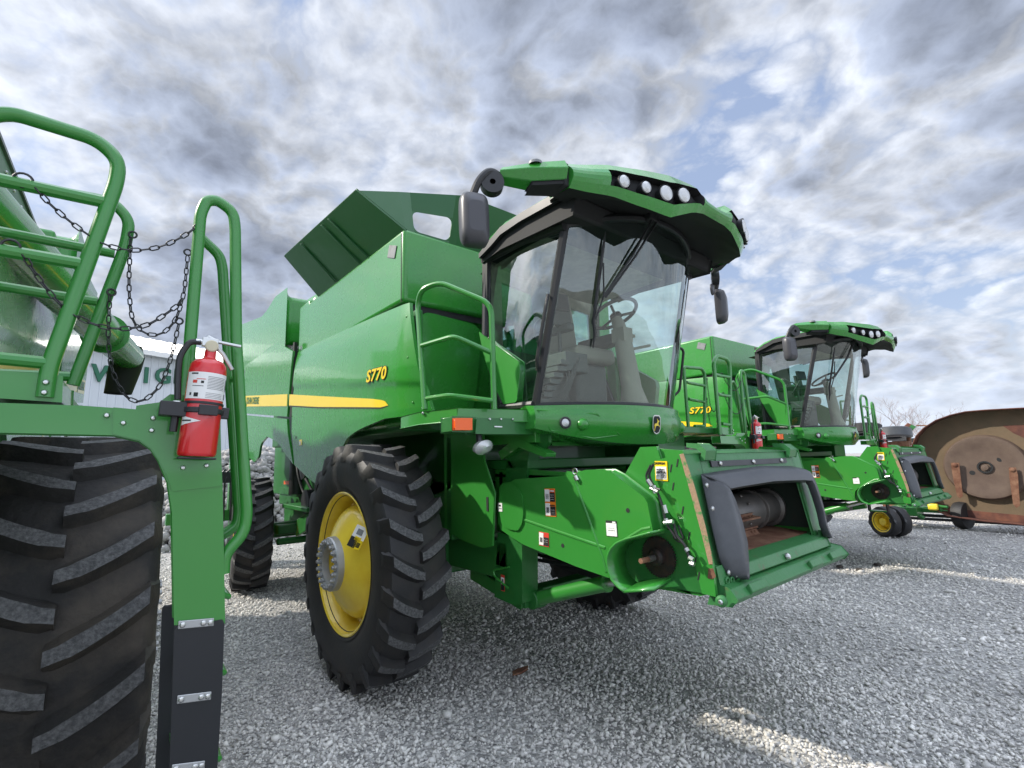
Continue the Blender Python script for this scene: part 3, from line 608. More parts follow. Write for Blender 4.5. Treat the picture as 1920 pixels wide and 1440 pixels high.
b = MB(); b.box((-.25, -.26, .42), (.25, .24, .56)); b.build('cushion', IN, seat, bevel=.05, seg=4)
b = MB(); b.obox((0, .26, .88), (.24, 0, 0), (0, .055, 0), (0, .05, .36)); b.build('backrest', IN, seat, bevel=.05, seg=4)
b = MB(); b.obox((0, .31, 1.30), (.13, 0, 0), (0, .04, 0), (0, .01, .08)); b.build('headrest', IN, seat, bevel=.03, seg=3)
b = MB(); b.box((-.2, -.18, 0), (.2, .2, .42)); b.build('base', ID, seat, bevel=.03)
b = MB(); b.obox((-.30, -.02, .70), (.04, 0, 0), (0, .22, 0), (0, 0, .035)); b.obox((.33, -.05, .68), (.08, 0, 0), (0, .26, 0), (0, 0, .05)); b.build('armrest', ID, seat, bevel=.02)
col_ = bpy.data.objects.new('steering_column', None); S.collection.objects.link(col_); col_.parent = H; col_.location = (0, 0, 0)
b = MB(); b.grid([[Vector((rx*math.cos(a)+cx_, cy_+ry*math.sin(a), z)) for a in [2*math.pi*i/20 for i in range(20)]] for z, cx_, cy_, rx, ry in ((2.17, .05, -1.72, .13, .12), (2.35, .04, -1.70, .09, .08), (2.6, .02, -1.68, .085, .075), (2.72, .01, -1.67, .085, .07), (2.78, 0, -1.67, .06, .06), (2.93, 0, -1.63, .055, .055), (3.0, 0, -1.61, .03, .03))], 0, closed=True)
b.box((-.06, -1.73, 2.74), (.06, -1.60, 2.86)); b.cyl((.055, -1.70, 2.80), (.10, -1.72, 2.80), .015); b.tube([(.05, -1.66, 2.68), (.22, -1.74, 2.72), (.26, -1.76, 2.73)], .012, 6)
b.build('column', IN, col_, smooth=40)
b = MB(); wc = Vector((0, -1.60, 3.01)); wn = Vector((0, .42, .9)).normalized(); wu = Vector((1, 0, 0)); wv = wn.cross(wu)
b.tube([wc+(wu*math.cos(a)+wv*math.sin(a))*.20 for a in [2*math.pi*i/32 for i in range(32)]], .016, 8, closed=True)
for a in (rad(90), rad(210), rad(330)): b.tube([wc-wn*.03, wc-wn*.02+(wu*math.cos(a)+wv*math.sin(a))*.18], .012, 6)
b.lathe([(-.05, .03), (-.04, .055), (-.01, .05), (0, .02)], wc, wn, 16, 0, (False, True)); b.build('steering_wheel', BK, col_)
b = MB(); b.obox((-.42, -1.35, 2.98), (.11, .0, 0), (0, .02, 0), (0, .01, .09)); b.obox((-.42, -1.30, 2.55), (.13, 0, 0), (0, .22, 0), (0, 0, .08)); b.obox((-.45, -1.1, 2.35), (.16, 0, 0), (0, .2, 0), (0, 0, .17)); b.tube([(-.42, -1.33, 2.6), (-.42, -1.33, 2.95)], .018)
b.tube(fil([(-.5, -1.2, 2.6), (-.62, -1.22, 2.9), (-.55, -1.3, 2.98), (-.4, -1.35, 2.85)], .06), .011, 6); b.build('control_console', ID, H, bevel=.01)
b = MB(); b.obox((-.56, -1.46, 3.05), (.10, -.02, 0), (.004, .02, 0), (0, .01, .075)); b.tube([(-.56, -1.44, 2.98), (-.60, -1.30, 2.75)], .012, 6); b.build('monitor', BK, H, bevel=.008)
b = MB()
for k in range(7): b.obox((-.74+.02*k, -1.35-.02*k, 2.22+.05*k), (.05, 0, 0), (0, .11, 0), (0, 0, .018))
for k in range(6): b.tube(fil([(-.60+.02*k, -1.45, 2.25), (-.55+.03*k, -1.55, 2.40+.04*k), (-.50+.03*k, -1.35, 2.60)], .08), .007, 5)
b.build('cab_cables', ID, H)
b = MB(); b.obox((.18, -1.62, 2.22), (.06, 0, 0), (0, .06, .03), (0, -.01, .012)); b.obox((.34, -1.58, 2.22), (.06, 0, 0), (0, .06, .03), (0, -.01, .012)); b.build('pedals', ID, H, bevel=.006)
# wiper
def proj(P): q = P-CAM; d = q.dot(D_); return (960+F*q.dot(R2)/d, 720-F*q.dot(U2)/d)
def onglass(px):
    return min(((wsh(-1+2*i/80, k/40)) for i in range(81) for k in range(41)), key=lambda P: (proj(P)[0]-px[0])**2+(proj(P)[1]-px[1])**2)
b = MB(); W0, W1, Wp = onglass((1130, 442)), onglass((1105, 655)), onglass((1124, 558)); fw = Vector((-.01, -.03, 0)); Wp = Wp+fw*1.4
pv = onglass((1215, 425))+Vector((0, -.04, .03)); pv0 = pv+Vector((.10, .02, .07))
for o_ in (Vector((0, 0, 0)), Vector((.05, 0, -.015))): b.tube([pv0+o_, pv+o_, (pv+o_).lerp(Wp, .5)+Vector((0, -.04, 0)), Wp+o_*.4], .009, 6)
blade = [onglass((1130-25*t, 442+213*t))+fw for t in [i/8 for i in range(9)]]
b.tube(blade, [.004]+[.013]*7+[.004], 6); b.tube([blade[2]+fw, Wp, blade[6]+fw], .007, 6); b.build('wiper', BK, H)
b = MB(); b.obox(pv+Vector((.02, .05, .02)), (.06, 0, 0), (0, .06, 0), (0, 0, .03)); b.build('wiper_motor', BM, H, bevel=.01)
# fascia under the windshield
def fas(s, t):                         # t 0 bottom..1 top
    x = s*.93; c = 1-abs(s)**2.2; zt = 2.165; zb = 2.00-.13*(1-abs(s)**2.5)-.0
    bul = .05*math.sin(math.pi*min(1, t*1.1))*(.4+.6*c)
    return Vector((x, -1.53-.40*c-bul+.06*(1-t)*c, zb+(zt-zb)*t))
b = MB(); R = [[fas(-1+2*i/36, k/8) for i in range(37)] for k in range(9)]
R = [[p+Vector((0, .5, -.0)) for p in R[0]]]+R+[[Vector((p.x, p.y+.10, p.z+.012)) for p in R[-1]]]
b.grid(R); b.add([R[k][0] for k in range(len(R))], [tuple(range(len(R)))]); b.add([R[k][-1] for k in range(len(R))], [tuple(range(len(R)))[::-1]])
fa = b.build('front_fascia', GS, H, smooth=40)
for s_, rr, mm in ((-.83, .030, LN), (.83, .030, LN)):
    b = MB(); c_ = fas(s_, .38)+Vector((0, -.012, 0)); b.lathe([(.0, rr*1.5), (-.012, rr*1.45), (-.014, rr*1.1), (.0, rr*1.05)], c_, (.4*(-1 if s_ < 0 else 1)*-1, 1, 0), 20, 1); b.lathe([(.0, rr*1.05), (-.008, rr), (-.014, rr*.5), (-.015, .001)], c_, (.4*(1 if s_ < 0 else -1), 1, 0), 20, 0); b.build('headlight', [LN, BK], fa)
    b = MB(); c_ = fas(s_*.84, .40)+Vector((0, .02, 0)); b.lathe([(-.05, .002), (-.048, .02), (-.03, .042), (.02, .05)], c_, (.35*(1 if s_ < 0 else -1), 1, 0), 20); b.build('lamp_blank', GS, fa, smooth=60)
    sd = -1 if s_ < 0 else 1
    b = MB(); q = [fas(sd*.985, .80), fas(sd*.60, .72), fas(sd*.40, .20), fas(sd*.60, .04), fas(sd*.90, .05)]
    b.tube([p+Vector((0, -.004, 0)) for p in q], .006, 6, closed=True); b.build('fascia_ridge', GS, fa)
# emblem: a leaping deer on a dark shield
c_ = fas(0.0, .5)+Vector((-.03, -.012, .0)); eu = Vector((1, 0, 0)); ev = Vector((0, -.1, 1)).normalized(); en = Vector((0, -1, -.1))
def epoly(L, k): return [c_+eu*x*.055+ev*y*.075+en*k for x, y in L]
b = MB(); sh_ = [(-.9, .75), (-.6, 1), (.6, 1), (.9, .75), (.95, -.4), (.6, -.85), (0, -1), (-.6, -.85), (-.95, -.4)]
b.slab(filc(epoly(sh_, 0), .006)[::-1], en*.004, 0); b.slab(filc(epoly([(x*.86, y*.88) for x, y in sh_], .004), .006)[::-1], en*.0015, 1)
deer = [(-.62, -.10), (-.50, .10), (-.15, .12), (.05, .22), (.12, .42), (-.05, .62), (.08, .60), (.20, .45), (.30, .46), (.52, .40), (.50, .30), (.34, .25), (.30, .05), (.55, -.05), (.62, -.25), (.50, -.24), (.40, -.08), (.18, -.12), (-.20, -.12), (-.34, -.22), (-.52, -.62), (-.66, -.66), (-.50, -.25)]
b.slab(epoly(deer, .0056)[::-1], en*.0015, 2); b.build('emblem', [ST, BM, YD], fa, smooth=0)
# brackets below the fascia
b = MB(); q = Y(-1.50, [(1052, 819), (1113, 820), (1112, 826), (1052, 825)]); b.slab(q[::-1], (0, .2, 0)); q = Y(-1.45, [(1036, 828), (1092, 828), (1092, 834), (1036, 834)]); b.slab(q[::-1], (0, .1, 0))
b.box((-.85, -1.45, 1.90), (.85, -.5, 2.08)); b.build('cab_mount', G, H, bevel=.006)
b = MB(); q = X(-.86, [(935, 848), (968, 821), (975, 823), (1024, 850), (1022, 857), (972, 838), (940, 861)]); b.slab(q, (.10, 0, 0)); b.build('tilt_bracket', G, H, bevel=.004)
b = MB(); q = X(-.80, [(962, 830), (1020, 816), (1029, 818), (1028, 830), (1016, 846), (1000, 846), (970, 850), (955, 902), (988, 902), (996, 840)]); b.slab(X(-.80, [(952, 836), (992, 838), (985, 905), (948, 905)]), (.12, 0, 0)); b.slab(X(-.80, [(968, 815), (1028, 815), (1028, 830), (1014, 846), (1000, 843)]), (.03, 0, 0)); b.build('lift_bracket', GD, H, bevel=.004)
# dark recess above the feeder house
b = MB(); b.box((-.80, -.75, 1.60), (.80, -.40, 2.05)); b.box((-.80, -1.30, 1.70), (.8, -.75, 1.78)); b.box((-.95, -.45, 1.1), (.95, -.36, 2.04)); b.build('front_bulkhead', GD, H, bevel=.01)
# ---- feeder house
FXL, FXR = -.77, .90
fh = bpy.data.objects.new('feeder_house', None); S.collection.objects.link(fh); fh.parent = H
b = MB(); side = [(-.85, 1.22), (-.85, 1.72), (-1.95, 1.66), (-2.20, 1.66), (-2.33, 1.83), (-2.62, 1.80), (-2.745, 1.04), (-2.66, 1.01), (-2.36, 1.00)]
for x in (FXL, FXR-.012): b.slab([Vector((x, a, c)) for a, c in side], (.012, 0, 0))
b.slab([Vector((FXL, a, c)) for a, c in ((-.85, 1.66), (-2.25, 1.64), (-2.25, 1.62), (-.85, 1.64))], (FXR-FXL, 0, 0)); b.slab([Vector((FXL, a, c)) for a, c in ((-.85, 1.22), (-2.60, 1.03), (-2.60, 1.01), (-.85, 1.20))][::-1], (FXR-FXL, 0, 0))
b.box((FXL, -.95, 1.2), (FXR, -.90, 1.68)); b.build('housing', G, fh, bevel=.002)
# bolted side flange, brighter plate with slots
b = MB(); q = X(-.80, [(1204, 839), (1230, 838), (1238, 862), (1272, 852), (1300, 920), (1335, 1061), (1341, 1118), (1317, 1112), (1303, 1055), (1288, 1014), (1262, 950), (1236, 915), (1222, 895), (1213, 865)])
b.slab(q, (.025, 0, 0)); fl_ = b.build('side_flange', G, fh, bevel=.003)
b = MB()
for p in ((1258, 878), (1262, 912), (1280, 957), (1292, 1005), (1304, 1052), (1270, 868), (1310, 1080)):
    c_ = X(-.8015, [p])[0]; b.obox(c_, (.001, 0, 0), (0, -.004, 0), (0, -.006, .022))
b.each('slot', BM, fl_)
b = MB(); q = X(-.804, [(1274, 852), (1281, 850), (1300, 905), (1322, 985), (1334, 1040), (1336, 1058), (1329, 1058), (1315, 1000), (1296, 930)]); b.slab(q, (.004, 0, 0)); b.build('rust_edge', mat('worn_edge', (.30, .20, .12), .8, nscale=14, col2=(.06, .20, .05), c2=(.52, .60), bump=.4, bscale=60), fl_)
b = MB(); q = X(-.803, [(1328, 1066), (1337, 1066), (1342, 1082), (1335, 1086), (1327, 1084)]); b.slab(q, (.003, 0, 0)); b.build('rust_patch', RU, fl_)
c_ = X(-.8035, [(1240, 883)])[0]; su = Vector((0, -1, -.03)); sv = Vector((0, .2, 1))
decal('caution_sticker', c_, su, sv, .085, .115, [(0, 0, 1, 1, YD), (.08, .08, .92, .72, WH), (.14, .52, .8, .60, BM), (.12, .40, .85, .47, BM), (.45, .12, .9, .34, BM), (.12, .22, .4, .27, BM)], fl_)
text('CAUTION', .017, c_+sv.normalized()*.045+Vector((-.004, 0, 0)), su, sv, BM, fl_, off=.0006)
text('WAIT FOR ALL\nPARTS TO STOP', .009, c_+Vector((-.005, 0, -.008)), su, sv, BM, fl_, off=.0002)
# front frame
def FPt(L, d=0): return [p+Vector((0, -d, 0)) for p in PL((0, -2.75, 1.04), (0, .75, -.13), L)]
b = MB()
def yz(z): return -2.75+(z-1.04)*-1*-.1733
def fr(x0, x1, z0, z1, d, th=.02, mi=0):
    b.slab([Vector((x0, yz(z0)-d, z0)), Vector((x1, yz(z0)-d, z0)), Vector((x1, yz(z1)-d, z1)), Vector((x0, yz(z1)-d, z1))], (0, th, 0), mi)
fr(FXL+.012, -.60, 1.06, 1.77, 0); fr(.74, FXR-.012, 1.06, 1.77, 0); fr(-.60, .74, 1.60, 1.77, 0)
b.slab([Vector((FXL+.012, -2.62, 1.771)), Vector((FXR-.012, -2.62, 1.771)), Vector((FXR-.012, -2.33, 1.80)), Vector((FXL+.012, -2.33, 1.80))], (0, 0, .012))
b.build('front_frame', GW, fh, bevel=.004)
# hooks on the top beam
b = MB()
for x in (-.60, .62):
    b.slab([Vector((x, a, c)) for a, c in ((-2.635, 1.745), (-2.645, 1.79), (-2.61, 1.815), (-2.55, 1.825), (-2.55, 1.845), (-2.625, 1.838), (-2.668, 1.80), (-2.655, 1.74))][::-1], (.13, 0, 0))
b.each('hook', GW, fh, bevel=.004)
# black rubber skirt
b = MB(); sk = []
q = FPt([(1337, 868), (1478, 872), (1476, 862), (1440, 858), (1337, 862)], .008)
def skf(x, z, d): return Vector((x, yz(z)-d, z))
ring_o = [(-.68, 1.66), (-.45, 1.67), (.10, 1.685), (.60, 1.67), (.84, 1.64), (.865, 1.50), (.84, 1.35), (.80, 1.24), (.82, 1.14)]
ring_i = [(-.50, 1.56), (-.40, 1.565), (.10, 1.575), (.60, 1.56), (.74, 1.55), (.76, 1.45), (.765, 1.34), (.74, 1.24), (.76, 1.16)]
O = res([skf(x, z, .03) for x, z in ring_o], 40); I = res([skf(x, z, .05) for x, z in ring_i], 40)
mid = [(a.lerp(c, .5)+Vector((0, -.05, 0))) for a, c in zip(O, I)]
b.grid([O, [a.lerp(c, .2)+Vector((0, -.035, 0)) for a, c in zip(O, I)], mid, [a.lerp(c, .85)+Vector((0, -.045, 0)) for a, c in zip(O, I)], I])
lf_o = [(-.68, 1.66), (-.69, 1.50), (-.70, 1.35), (-.70, 1.20), (-.66, 1.12), (-.60, 1.085)]
lf_i = [(-.50, 1.56), (-.46, 1.50), (-.44, 1.38), (-.44, 1.27), (-.49, 1.18), (-.55, 1.10)]
O = res([skf(x, z, .03) for x, z in lf_o], 24); I = res([skf(x, z, .05) for x, z in lf_i], 24)
b.grid([I, [a.lerp(c, .85)+Vector((0, -.05, 0)) for a, c in zip(O, I)], [(a.lerp(c, .5)+Vector((0, -.06, 0))) for a, c in zip(O, I)], [a.lerp(c, .25)+Vector((0, -.02, 0)) for a, c in zip(O, I)], O])
skt = b.build('rubber_skirt', RW, fh, smooth=60, solid=.01)
b = MB(); b.slab([skf(-.50, 1.70, .012), skf(.60, 1.70, .012), skf(.60, 1.735, .012), skf(-.50, 1.735, .012)], (0, .01, 0)); b.build('clamp_strip', BK, skt)
b = MB()
for x, z, d in ((-.40, 1.718, .014), (.05, 1.718, .014), (.50, 1.718, .014), (-.665, 1.60, .04), (-.665, 1.47, .04), (-.58, 1.62, .06), (-.66, 1.13, .04), (-.60, 1.11, .05), (.82, 1.6, .06), (.80, 1.22, .05)): b.bolt(skf(x, z, d), (0, -1, -.1), .016, .012)
b.each('bolt', ST, skt)
# inside: floor, side walls, drum
b = MB(); b.slab([Vector((-.75, -2.66, 1.155)), Vector((.87, -2.66, 1.155)), Vector((.87, -1.6, 1.25)), Vector((-.75, -1.6, 1.25))], (0, 0, .012)); b.build('feeder_floor', RU, fh)
b = MB(); b.slab([Vector((.872, a, c)) for a, c in ((-.9, 1.2), (-.9, 1.68), (-2.2, 1.62), (-2.60, 1.62), (-2.66, 1.2))], (.010, 0, 0)); b.slab([Vector((-.752, a, c)) for a, c in ((-.9, 1.2), (-.9, 1.68), (-2.2, 1.62), (-2.60, 1.62), (-2.66, 1.2))], (.010, 0, 0)); b.slab([Vector((-.74, a, c)) for a, c in ((-1.6, 1.60), (-2.60, 1.60), (-2.60, 1.61), (-1.6, 1.61))], (1.61, 0, 0)); b.build('mouth_shade_sheet', mat('mouth_shade_tone', (.02, .035, .025), .6, noise_=.1, col2=(.05, .03, .02), nscale=5, c2=(.5, .7)), fh)  # dark sheets added over the green inner walls to give the mouth its shade
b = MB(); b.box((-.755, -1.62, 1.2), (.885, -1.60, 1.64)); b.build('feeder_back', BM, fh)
b = MB(); ax = (1, 0, 0); dc = Vector((-.70, -2.36, 1.345)); b.lathe([(0, .02), (0, .125), (.14, .125), (.145, .135), (.17, .135), (.175, .125)], dc, ax, 28); b.lathe([(.175, .135), (1.22, .135)], dc, ax, 28); b.lathe([(1.22, .12), (1.225, .15), (1.25, .15), (1.255, .125), (1.5, .125), (1.51, .15), (1.54, .15), (1.54, .02)], dc, ax, 28)
for k, xo in enumerate((.17, .95, 1.22)):
    for j in range(12): a = j*math.pi/6; b.bolt(dc+Vector((xo+.02, .142*math.cos(a), .142*math.sin(a))), (0, math.cos(a), math.sin(a)), .011, .009)
drum = b.build('feeder_drum', DR, fh, smooth=35)
b = MB()
for a, x0, x1 in ((rad(-100+60), .25, 1.0), (rad(186), .22, .98), (rad(265), .0, .35), (rad(240), .75, 1.15), (rad(80), .35, .9)):
    o_ = Vector((0, math.cos(a), math.sin(a))); t_ = Vector((0, -math.sin(a), math.cos(a)))
    b.obox(dc+Vector(((x0+x1)/2, 0, 0))+o_*.165, ((x1-x0)/2, 0, 0), o_*.03, t_*.006)
    b.obox(dc+Vector(((x0+x1)/2, 0, 0))+o_*.14, ((x1-x0)/2, 0, 0), o_*.006, t_*.025)
    for x in (x0+.05, x0+.1, x1-.1, x1-.05): b.bolt(dc+Vector((x, 0, 0))+o_*.165-t_*.007, -t_, .010, .008)
b.each('slat', RU, drum)
# sill pieces at the mouth
b = MB()
b.slab([Vector((-.60, a, c)) for a, c in ((-2.66, 1.175), (-2.78, 1.155), (-2.80, 1.09), (-2.74, 1.07), (-2.66, 1.10))][::-1], (1.40, 0, 0))
b.slab([Vector((FXL+.01, a, c)) for a, c in ((-2.74, 1.085), (-2.82, 1.07), (-2.86, 1.02), (-2.83, .985), (-2.70, .975))][::-1], (1.72, 0, 0))
for x in (-.50, .35, .72): b.obox((x, -2.845, 1.035), (.10, 0, 0), (0, .018, -.02), (0, .01, .022))
b.build('sill', GW, fh, bevel=.006)
b = MB(); b.slab([skf(-.755, 1.02, .03), skf(-.60, 1.02, .03), skf(-.60, 1.11, .03), skf(-.63, 1.17, .03), skf(-.75, 1.17, .03)], (0, .02, 0)); b.slab([skf(.755, 1.02, .03), skf(.885, 1.02, .03), skf(.885, 1.16, .03), skf(.80, 1.20, .03), skf(.755, 1.14, .03)], (0, .02, 0)); 
for x, z in ((-.71, 1.05), (-.68, 1.09), (-.63, 1.085), (.79, 1.06), (.83, 1.06), (.86, 1.09)): b.lathe([(0, .022), (.01, .022), (.01, .012), (.002, .011)], skf(x, z, .03), (0, -1, 0), 14)
b.lathe([(0, .03), (.02, .03), (.03, .02), (.03, .001)], Vector((-.80, -2.80, 1.015)), (-1, -.2, 0), 16); b.build('latch_plate', GW, fh, bevel=.003)
b = MB(); b.bolt(Vector((.05, -2.80, 1.12)), (0, -1, .2), .022, .02); b.bolt(Vector((-.825, -2.806, 1.015)), (-1, 0, 0), .014, .012); b.each('bolt', ST, fh)
# right-hand drive shield
shl = [(938, 916), (944, 909), (958, 907), (966, 902), (1059, 896), (1064, 887), (1080, 890), (1098, 885), (1133, 884), (1150, 893), (1205, 935), (1210, 944), (1221, 1000), (1172, 1011), (1150, 1021), (1139, 1036), (1136, 1060), (1138, 1078), (1080, 1058), (980, 1017), (958, 1003), (940, 990), (936, 980)]
b = MB(); q = X(-.90, shl); b.slab(q, (.11, 0, 0)); ds = b.build('drive_shield', G, fh, bevel=.014, seg=3)
b = MB(); pill = X(-.915, [(945, 912), (957, 909), (968, 914), (977, 930), (979, 960), (977, 980), (970, 992), (955, 990), (942, 982), (938, 960), (938, 930)]); b.slab(filc(pill, .02), (.03, 0, 0)); b.build('shield_boss', G, ds, bevel=.012, seg=3)
b = MB(); b.tube(X(-.892, [(982, 974), (1060, 1001), (1136, 1027)]), .014, 10); b.tube(X(-.895, [(1075, 893), (1100, 960), (1131, 1046), (1138, 1072)]), .012, 10); b.tube(X(-.893, [(1172, 1012), (1205, 992), (1221, 989)]), .012, 8); b.build('shield_rib', G, ds)
b = MB(); b.cyl(X(-.912, [(1079, 893)])[0], X(-.912, [(1083, 901)])[0], .016); b.tube([X(-.9, [(1078, 884)])[0]+Vector((0, .02*math.cos(a), .02*math.sin(a))) for a in [i*math.pi/6 for i in range(12)]], .005, 6, closed=True); b.build('latch_pin', ST, ds)
b = MB()
for p in ((1177, 957), (1055, 1023)):
    c_ = X(-.9015, [p])[0]; b.lathe([(0, .014), (-.0005, .014), (-.001, .001)], c_, (1, 0, 0), 14)
b.each('shield_hole', BM, ds)
su = Vector((0, -1, .02)); sv = Vector((0, 0, 1))
c_ = X(-.9015, [(1032, 942)])[0]
decal('danger_sticker', c_, su, sv, .105, .19, [(0, 0, 1, 1, OR), (.03, .53, .47, .97, WH), (.50, .53, .97, .85, BM), (.50, .86, .97, .97, RE), (.03, .03, .47, .47, WH), (.50, .03, .97, .35, BM), (.1, .62, .40, .80, BM), (.12, .12, .38, .32, BM), (.55, .60, .9, .62, WH), (.55, .68, .9, .70, WH), (.55, .76, .9, .78, WH), (.55, .12, .9, .14, WH), (.55, .22, .9, .24, WH)], ds)
text('DANGER', .011, c_+Vector((-.0065, -.025, .079)), su, sv, WH, ds, off=.0003)
text('WARNING', .010, c_+Vector((-.0065, -.025, -.020)), su, sv, BM, ds, off=.0003)
c_ = X(-.9015, [(1020, 1011)])[0]
decal('danger_sticker', c_, su+Vector((0, 0, -.05)), sv, .10, .095, [(0, 0, 1, 1, RE), (.03, .06, .47, .94, WH), (.5, .06, .97, .66, BM), (.12, .25, .40, .6, BM), (.55, .30, .9, .34, WH), (.55, .45, .9, .49, WH)], ds)
c_ = X(-.9015, [(1147, 991)])[0]
decal('white_sticker', c_, su, sv, .085, .095, [(0, 0, 1, 1, BM), (.03, .03, .97, .84, WH), (.2, .35, .8, .40, GP), (.2, .5, .8, .54, GP), (.62, .86, .9, .95, WH)], ds)
c_ = X(-.917, [(938, 951)])[0]; decal('white_sticker', c_, su, sv, .05, .065, [(0, 0, 1, 1, WH), (.15, .3, .85, .4, GP), (.15, .6, .7, .8, BM)], ds)
# C-shaped scoop
prof = X(-1.0, [(1221, 998), (1195, 1005), (1172, 1011), (1155, 1018), (1143, 1030), (1137, 1046), (1138, 1066), (1146, 1088), (1158, 1101), (1170, 1110)])
b = MB(); pr_ = res(prof, 24); b.grid([pr_, [p+Vector((.17, 0, 0)) for p in pr_]]); tail = X(-1.0, [(1170, 1110), (1200, 1108), (1226, 1106)]); b.grid([tail, [p+Vector((.17, 0, .03)) for p in tail]])
b.build('shaft_scoop', G, ds, smooth=50, solid=.012)
# sprocket and shaft
sc_ = X(-.80, [(1234, 1044)])[0]; b = MB(); n_ = 44; tp = []
for i in range(n_*2):
    a = math.pi*i/n_; rr = .118 if i % 2 else .106; tp.append(sc_+Vector((0, rr*math.cos(a), rr*math.sin(a))))
b.slab(tp[::1], (.012, 0, 0)); b.lathe([(0, .05), (-.03, .05), (-.045, .035), (-.045, .02)], sc_, (1, 0, 0), 20, 0, (False, True)); spk = b.build('sprocket', mat('sprocket_steel', (.022, .021, .02), .6, metal=.4, nscale=20, col2=(.05, .03, .022), c2=(.4, .6)), fh, smooth=30)
b = MB(); b.cyl(sc_+Vector((-.04, 0, 0)), sc_+Vector((-.10, 0, 0)), .018, 14); b.cyl(sc_+Vector((-.10, 0, 0)), sc_+Vector((-.17, 0, 0)), .016, 6, 1); b.build('drive_shaft', [DR, RU], fh)
b = MB(); q = X(-.785, [(1165, 1008), (1209, 938), (1248, 955), (1288, 1014), (1303, 1055), (1318, 1112), (1235, 1100), (1170, 1090)]); b.slab(q, (.006, 0, 0)); b.build('shade_toned_flange', GD, fh)  # darker green stands in for the shade in the recess round the sprocket
# hydraulic hoses
b = MB(); hp = [(1225, 870), (1216, 890), (1222, 905), (1234, 925), (1243, 950), (1248, 980), (1262, 1000), (1268, 1010)]
b.tube(fil(X(-.84, hp), .03), .008, 8); b.tube(fil(X(-.86, [(1220, 872), (1210, 893), (1220, 912), (1238, 918)]), .03), .007, 8); b.tube(fil(X(-.84, [(1262, 975), (1268, 1005), (1285, 1022), (1290, 1040), (1297, 1060)]), .03), .008, 8); b.tube(fil(X(-.83, [(1272, 985), (1282, 1010), (1272, 1018), (1262, 1006)]), .02), .005, 6)
hz_ = b.build('hydraulic_hose', BK, fh)
b = MB()
for a, c in (((1214, 900), (1222, 912)), ((1220, 915), (1234, 922)), ((1226, 910), (1228, 925)), ((1245, 947), (1249, 962)), ((1248, 972), (1250, 982)), ((1246, 980), (1262, 978)), ((1292, 1045), (1300, 1050)), ((1294, 1056), (1302, 1058)), ((1286, 1028), (1290, 1034))):
    p, q = X(-.86, [a, c]); b.cyl(p, q, .013, 8)
b.each('hose_fitting', ST, hz_)
# lift cylinder, frame leg, lower beam
b = MB(); q0, q1 = X(-.70, [(1012, 1121), (1135, 1094)]); q2 = X(-.70, [(1200, 1080)])[0]
b.cyl(q0, q1, .052, 20); b.cyl(q1, q1+(q1-q0).normalized()*.02, .058, 20); lc = b.build('lift_cylinder', G, H, smooth=35); b = MB(); b.cyl(q1, q2, .028, 16); b.build('piston_rod', ST, lc)
b = MB(); b.lathe([(-.06, .07), (.06, .07)], q0-(q1-q0).normalized()*.04, (1, 0, 0), 20, 0, (True, True)); b.build('cylinder_eye', GD, lc, bevel=.006)
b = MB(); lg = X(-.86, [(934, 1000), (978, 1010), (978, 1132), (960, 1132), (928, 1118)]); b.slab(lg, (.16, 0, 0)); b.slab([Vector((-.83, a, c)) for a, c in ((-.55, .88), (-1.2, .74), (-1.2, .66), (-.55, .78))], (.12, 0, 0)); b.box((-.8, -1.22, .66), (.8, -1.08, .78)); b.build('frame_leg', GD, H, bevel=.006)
b = MB(); b.tube(fil(X(-.90, [(955, 1063), (925, 1069), (927, 1080), (953, 1103)]), .02), .007, 8); b.build('step_handle', G, H)
c_ = X(-.8625, [(943, 1093)])[0]; decal('danger_sticker', c_, (0, -1, 0), (0, 0, 1), .045, .12, [(0, 0, 1, 1, RE), (.08, .42, .92, .84, WH), (.08, .05, .92, .4, BM), (.25, .5, .75, .75, BM)], H)
b = MB()
for k in range(4): b.tube(fil([(-.6+.1*k, -.5, 1.0+.05*k), (-.55+.1*k, -1.2, .96), (-.5+.1*k, -1.9, 1.0), (-.4+.1*k, -2.2, 1.08)], .2), .014, 8)
b.obox((-.3, -1.5, .92), (.10, 0, 0), (0, .35, .03), (0, 0, .05)); b.build('underside_hoses', BK, H)
b = MB(); q0 = Vector((.62, -1.16, .72)); b.cyl(q0, q0+Vector((0, -.62, .13)), .052, 20); b.build('lift_cylinder', G, H)
# ---- left platform, rails and ladder (traced on the near machine, in its own axes)
b = MB(); b.box((.93, -1.50, 2.0), (1.90, -.5, 2.06)); b.box((.96, -1.30, 1.50), (1.45, -.36, 1.999)); b.build('left_platform', GD, H, bevel=.005)
b = MB(); q = K('y', -1.60, [(-90, 690), (115, 707), (113, 752), (-90, 738)]); b.slab(q[::-1], (0, .34, 0)); b.build('platform_box', G, H, bevel=.004)
YL = -1.62
beam = [(-200, 752), (160, 764), (258, 771), (259, 763), (300, 757), (320, 742), (345, 744), (345, 770), (408, 780), (414, 905), (419, 1166), (330, 1169), (326, 960), (318, 905), (300, 862), (285, 840), (262, 824), (213, 813), (-200, 803)]
b = MB(); b.slab(K('y', YL, beam)[::-1], (0, .10, 0)); lf = b.build('ladder_frame', G, H, bevel=.005)
b = MB(); b.slab(K('y', YL-.004, [(214, 765), (326, 775), (412, 785), (415, 910), (324, 920), (316, 895), (300, 862), (285, 840), (262, 824), (213, 813)])[::-1], (0, .004, 0)); b.build('gusset_plate', G, lf, bevel=.002)
b = MB()
for p in ((200, 779), (231, 793), (287, 784), (284, 807), (343, 877), (387, 873)): b.bolt(K('y', YL-.004, [p])[0], (0, -1, 0), .0085, .008)
b.each('bolt', ST, lf)
